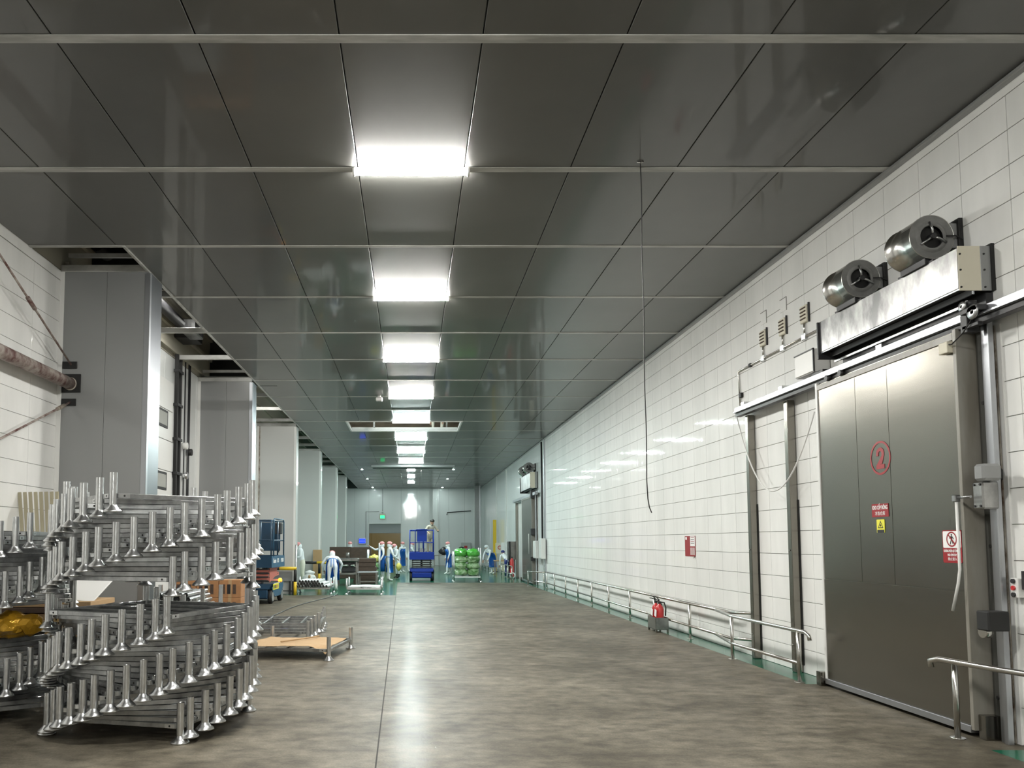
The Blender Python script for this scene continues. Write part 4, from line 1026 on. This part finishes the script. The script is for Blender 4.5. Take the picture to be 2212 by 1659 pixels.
# ------------------------------------------------------------------ people
def seg_dist(p, a, b):
    ab = b-a; t = max(0, min(1, (p-a).dot(ab)/max(ab.length_squared, 1e-9)))
    return (p-(a+ab*t)).length
def person(label, loc, rz, bend=0, arms=None, legs=None, top='suit', pants='suit', boots='boot', cap='pinkcap', hood=True, apron=None, ties=False, head_tilt=0, scale=1.0, mask=True, hair=False, group='workers in white at the far end', pelvis=.93):
    t = thing('person', label, 'person', loc, rz, group=group)
    t.scale = (scale,)*3
    b_ = R(bend); pz = pelvis
    def tor(x, y, z):           # bends the upper body forward (towards -Y) about the hips
        dz, dy = z-pz, y
        return Vector((x, dy*math.cos(b_)-dz*math.sin(b_), pz+dz*math.cos(b_)+dy*math.sin(b_)))
    V, E_, RAD, LAB = [], [], [], []
    def v(p, r): V.append(Vector(p)); RAD.append(r); return len(V)-1
    def e(i, j, lab): E_.append((i, j)); LAB.append((i, j, lab))
    k = pz-.93
    pel = v((0, 0, pz), .145)
    wai = v(tor(0, 0, pz+.17), .125); che = v(tor(0, 0, pz+.37), .150); nck = v(tor(0, .005, pz+.51), .062)
    e(pel, wai, top); e(wai, che, top); e(che, nck, top)
    ht = R(head_tilt)
    def hd(x, y, z):
        o = Vector((x, y*math.cos(ht)-z*math.sin(ht), z*math.cos(ht)+y*math.sin(ht)))
        n = V[nck]
        return n + Vector((o.x, o.y*math.cos(b_*.6)-o.z*math.sin(b_*.6), o.z*math.cos(b_*.6)+o.y*math.sin(b_*.6)))
    h1 = v(hd(0, -.012, .085), .082); h2 = v(hd(0, -.008, .165), .088); h3 = v(hd(0, .0, .225), .055)
    e(nck, h1, 'skin'); e(h1, h2, 'skin'); e(h2, h3, 'skin')
    arms = arms or {}
    for s, key in ((-1, 'r'), (1, 'l')):
        sh = v(tor(s*.185, 0, pz+.455), .062); e(che, sh, top)
        eo, wo = arms.get(key, ((s*.06, .02, -.28), (s*.05, -.06, -.52)))
        shv = V[sh]
        el = v(shv+Vector(eo), .047); wr = v(shv+Vector(wo), .034)
        e(sh, el, top); e(el, wr, top)
        d = (V[wr]-V[el]).normalized()
        side = d.cross(Vector((0, 0, 1)));
        side = side.normalized() if side.length > .1 else Vector((1, 0, 0))
        nrm = side.cross(d).normalized()
        pm_ = v(V[wr]+d*.06, .030); e(wr, pm_, 'skin')
        for q_, (off, ln) in enumerate(((-.030, .070), (-.010, .080), (.010, .075), (.030, .058))):
            f1 = v(V[pm_]+side*off+d*.035, .009); f2 = v(V[pm_]+side*off*1.1+d*(.035+ln*.55)-nrm*.010, .008); f3 = v(V[pm_]+side*off*1.1+d*(.035+ln)-nrm*.028, .007)
            e(pm_, f1, 'skin'); e(f1, f2, 'skin'); e(f2, f3, 'skin')
        t1 = v(V[wr]+d*.045-side*.040, .011); t2 = v(V[wr]+d*.085-side*.062-nrm*.01, .009)
        e(pm_, t1, 'skin'); e(t1, t2, 'skin')
    legs = legs or {}
    for s, key in ((-1, 'r'), (1, 'l')):
        kn, an, to = legs.get(key, ((s*.105, -.01, .50+k*.5), (s*.11, .02, .095), (s*.135, -.155, .045)))
        hp = v((s*.098, 0, pz-.06), .098); e(pel, hp, pants)
        th = v((Vector((s*.10, 0, pz-.06))*.5+Vector(kn)*.5), .082); e(hp, th, pants)
        kn_ = v(kn, .060); e(th, kn_, pants)
        mid = v(Vector(kn)*.45+Vector(an)*.55, .057); e(kn_, mid, pants)
        an_ = v(an, .047); e(mid, an_, boots)
        to_ = v(to, .040); e(an_, to_, boots)
    bm = bmesh.new(); ly = bm.verts.layers.skin.verify()
    bv = [bm.verts.new(p) for p in V]
    for i, x in enumerate(bv):
        x[ly].radius = (RAD[i], RAD[i]*(.82 if i in (wai, che, pel) else 1.0)); x[ly].use_root = (i == pel)
    for a, c in E_: bm.edges.new((bv[a], bv[c]))
    me = bpy.data.meshes.new('skeleton'); bm.to_mesh(me); bm.free()
    o = bpy.data.objects.new('skeleton', me); COL.objects.link(o)
    o.modifiers.new('skin', 'SKIN').use_smooth_shade = True
    o.modifiers.new('sub', 'SUBSURF').levels = 1
    dg = bpy.context.evaluated_depsgraph_get()
    body = bpy.data.meshes.new_from_object(o.evaluated_get(dg))
    bpy.data.objects.remove(o); bpy.data.meshes.remove(me)
    names = list(dict.fromkeys(l[2] for l in LAB)); body.materials.clear()
    for n_ in names: body.materials.append(M[n_])
    for p in body.polygons:
        c = p.center
        best = min(LAB, key=lambda l: seg_dist(c, V[l[0]], V[l[1]]) - .5*(RAD[l[0]]+RAD[l[1]]))
        p.material_index = names.index(best[2]); p.use_smooth = True
    lo = min(v_.co.z for v_ in body.vertices)
    link('body', body, t, (0, 0, 0))
    # head details
    def P(name, b, m, par=None): return part(par or t, name, b, m, world=False)
    rot = lambda p: hd(*p)
    fc = P('eyes', B().ball(rot((-.030, -.088, .135)), .011, .008, .008, 1).ball(rot((.030, -.088, .135)), .011, .008, .008, 1), 'printblack')
    P('nose', B().ball(rot((0, -.100, .108)), .012, .018, .020, 1), 'skin')
    P('ears', B().ball(rot((-.088, 0, .12)), .010, .018, .030, 1).ball(rot((.088, 0, .12)), .010, .018, .030, 1), 'skin')
    if mask: P('face_mask', B().ball(rot((0, -.070, .070)), .066, .042, .052, 2), 'suit')
    else: P('mouth', B().ball(rot((0, -.092, .068)), .022, .006, .006, 1), 'redpaint')
    if hood: P('hood', B().ball(rot((0, .028, .085)), .108, .100, .120, 2), 'suit')
    if cap: P('hair_net', B().ball(rot((0, .014, .178)), .110, .120, .088, 2), cap)
    if hair: P('hair', B().ball(rot((0, .016, .185)), .104, .112, .080, 2, .03, 3), 'hair')
    P('collar', B().lathe([(.075, -.02), (.085, .0), (.072, .02)], tor(0, .0, pz+.50), 14), 'printblack' if hair else top)
    if apron:
        b = B(); rows = []
        zs = [pz+.40, pz+.22, pz+.05, pz-.15, pz-.35, pz-.56]
        for i, z in enumerate(zs):
            row = []
            for a in range(-105, 106, 15):
                ca = R(a)
                rx = (.15, .20, .215, .225, .235, .24)[i]; ry = (.175, .165, .170, .180, .190, .20)[i]
                lim = .55 if i == 0 else 1
                p = (rx*math.sin(ca*lim), -ry*math.cos(ca*lim), z)
                row.append(b.bm.verts.new(tor(*p) if z > pz else Vector(p)))
            rows.append(row)
        fs = []
        for r0, r1 in zip(rows, rows[1:]):
            for i in range(len(r0)-1):
                f = b.bm.faces.new((r0[i], r0[i+1], r1[i+1], r1[i])); f.smooth = True; fs.append(f)
        bmesh.ops.solidify(b.bm, geom=fs, thickness=.006)
        ap = P('apron', b, apron)
        P('waist_tie', B().tube([tor(.19*math.sin(R(a)), -.16*math.cos(R(a)), pz+.10) for a in range(100, 261, 16)], .014, 6), apron, ap)
        if ties:
            P('tie_end', B().tube([tor(-.02, .165, pz+.10), tor(-.04, .185, pz-.02), (-.05, .15, pz-.20)], .016, 6).tube([tor(.02, .165, pz+.10), tor(.05, .18, pz+.0), (.055, .15, pz-.10)], .014, 6), apron, ap)
    return t

# worker in front, seen from the back, bent over the pipe cart
person('worker in white seen from behind, bent forward in a blue apron by the pipe cart', (-2.68, 26.95, 0), R(187), bend=64, apron='apron', ties=True, head_tilt=8,
       arms={'r': ((-.16, -.02, -.22), (-.10, -.14, -.42)), 'l': ((.16, -.02, -.22), (.10, -.14, -.42))}, legs={'r': ((-.11, -.03, .5), (-.13, .03, .095), (-.16, -.13, .045)), 'l': ((.12, -.05, .5), (.12, -.02, .095), (.16, -.18, .045))})
person('hunched worker in white top and cream trousers beside the pale column', (-4.17, 30.4, 0), R(-70), bend=14, pants='creamsuit', cap='pinkcap', head_tilt=22,
       arms={'r': ((-.06, -.03, -.27), (.02, -.26, -.30)), 'l': ((.06, -.03, -.27), (-.02, -.26, -.30))})
person('worker in white reaching an arm up to the tall trolley post', (-1.28, 35.4, 0), R(-70), bend=4, apron='apron', arms={'r': ((-.05, -.24, -.06), (-.02, -.48, .08)), 'l': ((.06, .0, -.28), (.05, -.12, -.48))})
person('worker in white with pink hair net and blue apron, back turned, in white boots', (-.96, 33.9, 0), R(112), bend=6, apron='apron', ties=True,
       arms={'r': ((-.08, -.05, -.27), (-.02, -.24, -.40)), 'l': ((.08, -.05, -.27), (.02, -.22, -.44))}, legs={'r': ((-.11, .0, .5), (-.12, .03, .095), (-.15, -.14, .045)), 'l': ((.13, -.04, .5), (.15, -.0, .095), (.20, -.16, .045))})
person('worker in white looking down with a yellow bag, right of the man in boots', (-.62, 36.4, 0), R(-60), bend=14, head_tilt=18, boots='black', arms={'r': ((-.06, -.08, -.26), (-.0, -.28, -.34)), 'l': ((.06, -.08, -.26), (.0, -.28, -.34))}, scale=.95)
person('farther worker in white and blue apron, left of the pair near the far doorway', (-.52, 43.6, 0), R(40), bend=10, apron='apron')
person('farther worker in white bending right behind the blue lift', (-.16, 44.6, 0), R(95), bend=24, arms={'r': ((-.05, -.12, -.24), (.0, -.35, -.34)), 'l': ((.05, -.12, -.24), (.0, -.35, -.34))})
person('worker in profile leaning with a blue apron beside the green bag trolley', (1.98, 40.8, 0), R(-75), bend=10, apron='apron', legs={'r': ((-.11, -.10, .5), (-.11, .08, .095), (-.13, -.09, .045)), 'l': ((.11, -.14, .5), (.11, -.18, .095), (.13, -.34, .045))})
person('worker bending in a blue apron by the yellow post at the right wall', (4.28, 41.3, 0), R(-55), bend=48, apron='apron', cap='suit', arms={'r': ((-.05, -.10, -.26), (.0, -.18, -.48)), 'l': ((.05, -.10, -.26), (.0, -.18, -.48))})
person('worker in navy and white stooping at the bench before the brown cabinet', (4.62, 37.9, 0), R(200), bend=60, top='suit', pants='darkblue', boots='darkblue', cap='darkblue', hood=False, scale=.9)
person('pink-capped worker mostly hidden behind the brown boards', (-3.05, 39.5, 0), R(20), bend=0)
# man on the blue lift
person('man in khaki work clothes with dark hair leaning on the blue lift rail', (.83, 34.85, 1.001), R(35), bend=14, top='khaki', pants='khaki', boots='blackmetal', cap=None, hood=False, mask=False, hair=True, head_tilt=14, group='men working at height',
       arms={'r': ((-.17, -.04, -.20), (-.20, -.26, -.28)), 'l': ((.13, -.08, -.22), (-.02, -.26, -.20))})
# man kneeling above the ceiling hatch
person('man in pale overalls kneeling on the ceiling edge inside the hatch', (1.06, 27.75, ZC+.07), R(-25), bend=40, top='creamsuit', pants='creamsuit', boots='creamsuit', cap=None, hood=False, mask=False, hair=True, group='men working at height', pelvis=.52,
       legs={'r': ((-.16, -.34, .40), (-.14, -.38, .06), (-.14, -.50, .045)), 'l': ((.14, -.26, .09), (.14, .12, .07), (.14, .28, .05))})

# ------------------------------------------------------------------ carts and goods at the far end
def cart(label, x0, x1, y0, y1, zd, tall=(), group='galvanised carts at the far end', deck='galv', posts_h=.30):
    t = thing('goods_cart', label, 'cart', ((x0+x1)/2, (y0+y1)/2, 0), group=group)
    part(t, 'frame', B().box(x0, x1, y0-.02, y0+.02, zd-.06, zd, .003).box(x0, x1, y1-.02, y1+.02, zd-.06, zd, .003).box(x0-.02, x0+.02, y0, y1, zd-.06, zd, .003).box(x1-.02, x1+.02, y0, y1, zd-.06, zd, .003), deck)
    for k in range(4):
        x = x0+(x1-x0)*(k+.5)/4
        part(t, 'deck_bar', B().box(x-.05, x+.05, y0, y1, zd-.02, zd-.001), deck)
    for i, (x, y) in enumerate(((x0, y0), (x1, y0), (x0, y1), (x1, y1))):
        h = tall[i] if i < len(tall) and tall[i] else zd+posts_h
        part(t, 'post', B().cyl((x, y, .03), (x, y, h), .028, 12), 'galv')
        w = part(t, 'caster', B().cyl((x-.02 if x == x0 else x-.02, y+.07, .06), (x+.02, y+.07, .06), .06, 14), 'black')
        part(w, 'caster_fork', B().box(x-.035, x+.035, y+.03, y+.10, .10, zd-.06, .003), 'galv')
        part(t, 'foot', B().lathe([(0, 0), (.07, 0), (.07, .012), (.03, .06)], (x, y, 0), 14), 'galv')
    return t
cart('pipe cart with one tall post, loaded with white pipes, before the bent worker', -3.68, -2.56, 25.3, 26.2, .22, (1.58, 0, 0, 0))
wp = B().cyl((0, -.62, 0), (0, .62, 0), .042, 12, caps=False).cyl((0, .62, 0), (0, -.62, 0), .036, 12, caps=False).mesh('pipe_wall', 'tube_white')
wb_ = B().cyl((0, -.610, 0), (0, -.60, 0), .036, 12).mesh('dark_bore', 'black')
for r in range(3):
    for c in range(11 - 2*r):
        t = thing('white_pipe', 'white pipe on the far pipe cart, %s layer up, %s from left' % (ordn[r], ordn[c]), 'pipe', (-3.60+.0945*c+.047*r, 25.78+random.uniform(-.05, .05), .264+.078*r), R(-3), group='white pipes on the far pipe cart')
        link('pipe_wall', wp, t); link('dark_bore', wb_, t)
cart('low cart carrying a pale board at the edge of the green floor', -2.04, -.94, 25.1, 26.1, .22, deck='galv')
o = single('pale_sheet', rough_sheet(-1.98, -1.0, 25.16, 26.05, .226, 8, 6, 4, .012, .03), 'tube_white', 'pale speckled sheet lying on the low empty cart', 'sheet', (-1.49, 25.6, .22))

def bag_at(x, y, z, rx, ry, rz, m, label, seed, group):
    t = thing('plastic_bag', label, 'bag', (x, y, z), group=group)
    part(t, 'bag', B().ball((x, y, z+rz), rx, ry, rz, 3, .05, seed, .78, .035), m)
    part(t, 'knot', B().ball((x+.03, y-.02, z+2*rz+.0), .06, .06, .05, 1, .2, seed+1), m)
cart('tall trolley with white posts full of green plastic bags, right of the blue lift', 1.80, 2.92, 33.1, 34.0, .24, (1.28, 1.42, 1.28, 1.42), deck='white')
rows = ['bottom', 'second', 'third', 'top']
for r in range(4):
    for c in range(2 if r else 2):
        rz = .155 if r < 3 else .17
        bag_at(2.10+.53*c+random.uniform(-.02, .02), 33.5, .245+.262*r, .29, .42, .165 if r < 3 else .18, 'bagtop' if r == 3 else 'bag',
               'green plastic bag on the tall trolley, %s layer, %s one' % (rows[r], 'left' if c == 0 else 'right'), r*5+c, 'green bags on the tall trolley')
cart('narrow trolley with a tall post and mixed bags left of the workers', -1.85, -1.36, 33.6, 34.4, .24, (1.35, 1.62, 1.35, 1.35), deck='white')
for k, (z, m, lb) in enumerate(((.245, 'bag', 'dark green bag at the bottom of the narrow trolley'), (.53, 'bag', 'green bag in the middle of the narrow trolley'), (.82, 'bagyellow', 'yellow bag on top of the narrow trolley'))):
    bag_at(-1.60, 34.0, z, .22, .35, .15, m, lb, 30+k, 'bags on the narrow trolley')
t = single('carried_bag', B().ball((-.56, 35.95, .55), .14, .10, .19, 2, .06, 8), 'bagyellow', 'small yellow bag hanging in front of the stooping worker', 'bag', (-.56, 35.95, .36))

# brown boards, crates and machines left of centre
def board_block(label, x0, x1, y0, y1, z1, n, m='carddark'):
    t = thing('board_stack', label, 'boards', ((x0+x1)/2, (y0+y1)/2, 0), group='dark brown stacks')
    h = z1/n
    for k in range(n):
        j = random.uniform(-.02, .02)
        part(t, 'board_layer', B().box(x0+j, x1+j, y0+abs(j), y1, k*h+.004, (k+1)*h-.004, .006), m)
    return t
board_block('tall dark brown board screen left of the machine', -3.78, -2.80, 36.4, 36.7, 1.45, 1)
board_block('tall dark brown board screen behind the machine', -2.79, -1.85, 36.4, 36.7, 1.44, 1)
board_block('dark brown stacked crates right of the machine', -2.30, -1.42, 31.6, 32.4, 1.02, 6)
o = single('leaning_carton', B().box(-3.98, -3.62, 32.02, 32.14, .0, 1.36, .006), 'card', 'tall brown carton leaning above the yellow barrier', 'carton', (-3.8, 32.08, 0))
mc = thing('packing_machine', 'dull steel packing machine with rollers in front of the brown crates', 'machine', (-2.45, 30.6, 0))
part(mc, 'frame', B().box(-2.85, -2.79, 30.2, 30.26, 0, 1.02).box(-2.11, -2.05, 30.2, 30.26, 0, 1.02).box(-2.85, -2.79, 30.9, 30.96, 0, 1.02).box(-2.11, -2.05, 30.9, 30.96, 0, 1.02), 'machine')
part(mc, 'top_hood', B().box(-2.90, -2.02, 30.15, 31.0, .92, 1.05, .03), 'machine')
part(mc, 'dark_housing', B().box(-2.72, -2.16, 30.35, 30.95, .52, .92, .02), 'blackmetal')
for k in range(2): part(mc, 'roller', B().cyl((-2.62+.30*k, 30.28, .78), (-2.40+.30*k, 30.28, .78), .055, 12), 'steel')
part(mc, 'base_shelf', B().box(-2.85, -2.05, 30.2, 30.96, .42, .50, .01), 'machine')
part(mc, 'control_box', B().box(-2.80, -2.66, 30.06, 30.16, .50, .62, .01), 'white')
part(mc, 'infeed_pipe', B().cyl((-2.45, 30.6, 1.05), (-2.45, 30.6, 1.26), .07, 12), 'machine')
part(mc, 'red_base', B().box(-3.10, -2.86, 30.3, 30.8, .02, .16, .01), 'redpaint')
tb = thing('work_table', 'long steel work table beside the packing machine', 'table', (-1.72, 30.5, 0))
part(tb, 'tabletop', B().box(-2.04, -1.28, 30.1, 31.0, .50, .54, .004), 'alu')
for x in (-2.0, -1.33):
    for y in (30.15, 30.95): part(tb, 'leg', B().box(x-.02, x+.02, y-.02, y+.02, 0, .50), 'machine')
part(tb, 'shelf_rail', B().box(-2.0, -1.33, 30.13, 30.17, .15, .18), 'machine')
st2 = thing('side_stand', 'small dark stand with machine parts left of the packing machine', 'stand', (-3.05, 30.5, 0))
part(st2, 'plate', B().box(-3.30, -2.93, 30.2, 30.8, .54, .58, .004), 'alu')
for x in (-3.27, -2.96):
    for y in (30.24, 30.76): part(st2, 'leg', B().box(x-.02, x+.02, y-.02, y+.02, 0, .54), 'machine')
part(st2, 'dark_part', B().ball((-3.12, 30.5, .72), .13, .16, .14, 2, .12, 5), 'blackmetal')
bg = thing('white_sack', 'white woven sack slumped behind the pipe cart', 'sack', (-3.62, 28.2, 0))
part(bg, 'sack', B().ball((-3.62, 28.2, .27), .27, .24, .27, 3, .06, 7), 'sack')
part(bg, 'neck', B().ball((-3.60, 28.2, .56), .16, .14, .10, 2, .14, 9), 'sack')
part(bg, 'brown_patch', B().ball((-3.60, 27.99, .44), .05, .03, .08, 1, .1, 2), 'card')

# yellow and black barriers by the left columns
def barrier(label, x0, x1, y, z, posts, flip=False):
    t = thing('safety_barrier', label, 'barrier', ((x0+x1)/2, y, 0), group='yellow and black safety barriers')
    n = 2
    for k in range(n):
        a, c_ = x0+(x1-x0)*k/n, x0+(x1-x0)*(k+1)/n
        part(t, 'yellow_length' if (k % 2) != flip else 'black_length', B().cyl((a, y, z), (c_, y, z), .055, 14), 'yellow' if (k % 2) != flip else 'black')
    for x in posts:
        part(t, 'post', B().cyl((x, y, 0), (x, y, z*.5), .05, 12), 'yellow')
        part(t, 'post_band', B().cyl((x, y, z*.5), (x, y, z+.02), .051, 12), 'black')
    return t
barrier('yellow and black barrier bar between the teal lift and the pipe cart', -4.70, -3.62, 25.0, .83, (-3.66,))
barrier('farther yellow and black barrier bar below the leaning carton', -4.30, -3.15, 31.2, .86, (-3.62,))
gp = thing('steel_guard', 'grey steel guard plate on dark legs behind the teal lift', 'guard', (-4.2, 25.2, 0))
part(gp, 'plate', B().box(-4.85, -3.78, 25.2, 25.24, .42, .74, .004), 'column')
for x in (-4.8, -3.86, -3.76): part(gp, 'leg', B().box(x-.025, x+.025, 25.18, 25.26, 0, .42), 'blackmetal')
part(gp, 'low_bar', B().box(-4.8, -3.8, 25.2, 25.23, .10, .13), 'blackmetal')
bc = thing('black_cart', 'black plastic hand cart beside the worker in cream trousers', 'hand cart', (-4.72, 30.9, 0))
part(bc, 'back_plate', B().box(-4.86, -4.55, 30.8, 30.86, .55, 1.20, .02), 'black')
part(bc, 'side_tube', B().tube([(-4.84, 30.85, .06), (-4.84, 30.85, 1.2)], .02, 8).tube([(-4.57, 30.85, .06), (-4.57, 30.85, 1.2)], .02, 8), 'blackmetal')
part(bc, 'wheel', B().cyl((-4.86, 30.85, .1), (-4.82, 30.85, .1), .10, 14), 'black')
part(bc, 'wheel', B().cyl((-4.59, 30.85, .1), (-4.55, 30.85, .1), .10, 14), 'black')

# table with dark sacks behind the blue lift, items on the far wall
tt = thing('steel_table', 'long stainless table with dark sacks behind the blue lift', 'table', (2.2, 47.5, 0))
part(tt, 'tabletop', B().box(1.35, 3.25, 47.1, 47.9, .86, .90, .004), 'machine')
part(tt, 'shelf', B().box(1.4, 3.2, 47.15, 47.85, .25, .28, .004), 'machine')
for x in (1.4, 2.3, 3.2):
    for y in (47.15, 47.85): part(tt, 'leg', B().box(x-.02, x+.02, y-.02, y+.02, 0, .86), 'machine')
part(tt, 'mid_rail', B().box(.6, 1.38, 47.15, 47.19, .55, .58), 'machine')
for k, (x, m, lb) in enumerate(((1.95, 'bin', 'black sack on the left end of the far stainless table'), (3.0, 'bin', 'black sack behind the green bag trolley'))):
    single('black_sack', B().ball((x, 47.5, 1.14), .30, .28, .25, 2, .08, k+3), m, lb, 'sack', (x, 47.5, .9), group='black sacks on the far table')
single('red_cloth', B().ball((2.35, 47.4, .94), .14, .12, .05, 2, .1, 3), 'salmon', 'small red cloth on the far stainless table', 'cloth', (2.35, 47.4, .9))
ex = thing('exit_sign', 'glowing green exit sign above the far doorway', 'sign', (-2.05, YB-.1, 3.4))
part(ex, 'case', B().box(-2.26, -1.84, YB-.12, YB-.06, 3.32, 3.72, .01), 'cream')
part(ex, 'lit_face', B().box(-2.20, -1.90, YB-.135, YB-.121, 3.38, 3.58, .004), 'exit')
part(ex, 'lamp_head', B().ball((-2.05, YB-.1, 3.80), .08, .06, .08, 1), 'white')
single('exit_conduit', B().tube([(-2.05, YB-.05, 3.85), (-2.05, YB-.05, 5.5)], .014, 6), 'shutter', 'grey conduit rising from the exit sign to the ceiling', 'conduit', (-2.05, YB-.05, 3.85))
single('door_conduit', B().tube([(-2.30, YB-.04, 3.86), (-3.24, YB-.04, 3.86), (-3.24, YB-.04, 1.5)], .014, 6), 'blackmetal', 'thin conduit bent around the far doorway', 'conduit', (-3.2, YB-.04, 1.5))
uv = thing('insect_lamp', 'blue glowing insect lamp left of the far doorway', 'lamp', (-3.48, YB-.15, 1.6))
part(uv, 'case', B().box(-3.74, -3.24, YB-.14, YB-.06, 1.55, 1.98, .01), 'white')
for z in (1.68, 1.85): part(uv, 'blue_tube', B().cyl((-3.70, YB-.17, z), (-3.28, YB-.17, z), .05, 10), 'uv')
single('wall_pipe', B().tube([(2.55, YB-.30, 3.62), (2.60, YB-.06, 3.80), (4.3, YB-.06, 3.92)], .03, 8), 'blackmetal', 'thin pipe slanting across the upper far wall', 'pipe', (2.55, YB-.1, 3.6))
hc = thing('hose_cabinet', 'small grey cabinet with red mark at the far right corner', 'cabinet', (3.95, YB-.3, .8))
part(hc, 'body', B().box(3.55, 4.25, YB-.35, YB-.06, 1.0, 1.65, .01), 'colwhite')
part(hc, 'red_mark', B().box(3.78, 4.0, YB-.362, YB-.351, 1.25, 1.42), 'redpaint')

# right side, far
yp = thing('yellow_post', 'tall yellow post beside the far right wall', 'post', (4.78, 45.0, 0))
part(yp, 'post', B().box(4.68, 4.86, 44.9, 45.1, 0, 2.95, .01), 'yellow')
part(yp, 'base', B().box(4.58, 4.92, 44.8, 45.2, 0, .03), 'blackmetal')
wc = thing('wall_cabinet', 'beige wall cabinet with a red ring beside the yellow post', 'cabinet', (4.82, 43.0, 1.0))
part(wc, 'body', B().box(4.62, 4.94, 42.6, 43.2, 1.05, 1.62, .01), 'cream')
part(wc, 'red_ring', B().lathe([(.07, 0), (.09, .01), (.11, 0)], (4.78, 42.58, 1.38), 14, 'Y'), 'redpaint')
part(wc, 'white_box', B().box(4.80, 4.99, 41.9, 42.3, 1.05, 1.65, .01), 'white')
bcab = thing('brown_cabinet', 'dull brown steel cabinet left of the far cold-room door', 'cabinet', (4.75, 37.2, 0))
part(bcab, 'body', B().box(4.56, 4.93, 36.95, 37.5, .85, 1.70, .01), 'machine')
part(bcab, 'side_pipe', B().cyl((4.6, 36.9, .3), (4.6, 36.9, 1.7), .05, 10), 'black')
part(bcab, 'stand', B().box(4.60, 4.66, 37.0, 37.06, 0, .85).box(4.86, 4.92, 37.4, 37.46, 0, .85), 'machine')
wbn = thing('wooden_bench', 'small bench with a brown wooden top beside the far guard rail', 'bench', (4.55, 39.5, 0))
part(wbn, 'top', B().box(4.15, 4.95, 39.2, 39.8, .72, .77, .006), 'card')
for x in (4.2, 4.9):
    for y in (39.25, 39.75): part(wbn, 'leg', B().box(x-.02, x+.02, y-.02, y+.02, 0, .72), 'machine')
fe = thing('fire_extinguisher', 'far red fire extinguisher with a white wheel beside the cold-room door', 'fire extinguisher', (4.62, 36.2, 0))
part(fe, 'cylinder', B().lathe([(0, .02), (.09, .02), (.095, .06), (.095, .80), (.06, .90), (.02, .94), (0, .94)], (4.62, 36.2, 0), 14), 'redpaint')
part(fe, 'wheel', B().lathe([(.09, -.02), (.14, -.02), (.14, .02), (.09, .02), (.09, -.02)], (4.62, 36.05, .16), 16, 'Y'), 'white')
part(fe, 'valve', B().box(4.59, 4.65, 36.17, 36.23, .94, 1.0, .004), 'blackmetal')

# electric cable lying on the floor from the stacks to the pipe cart
b = B(); pts = []
for k in range(41):
    u = k/40
    pts.append((-3.3 + .95*u + .06*math.sin(9*u) - .10*math.sin(3.1*u), 15.8 + 9.3*u, .012))
b.tube(pts, .011, 6)
single('floor_cable', b, 'blackmetal', 'dark cable lying across the concrete to the pipe cart', 'cable', (-2.9, 20, 0))

# second lit camera-like dome and small fixtures under the ceiling
for i, (x, y) in enumerate(((-.84, 20.55),)):
    t = thing('ceiling_camera', 'small white ceiling camera, ' + ('left of the fourth lamp' if i == 0 else 'toward the tiled wall'), 'camera', (x, y, ZC))
    part(t, 'mount', B().cyl((x, y, ZC-.05), (x, y, ZC-.006), .05, 12), 'white')
    part(t, 'body', B().box(x-.09, x+.09, y-.06, y+.06, ZC-.15, ZC-.05, .02), 'white')
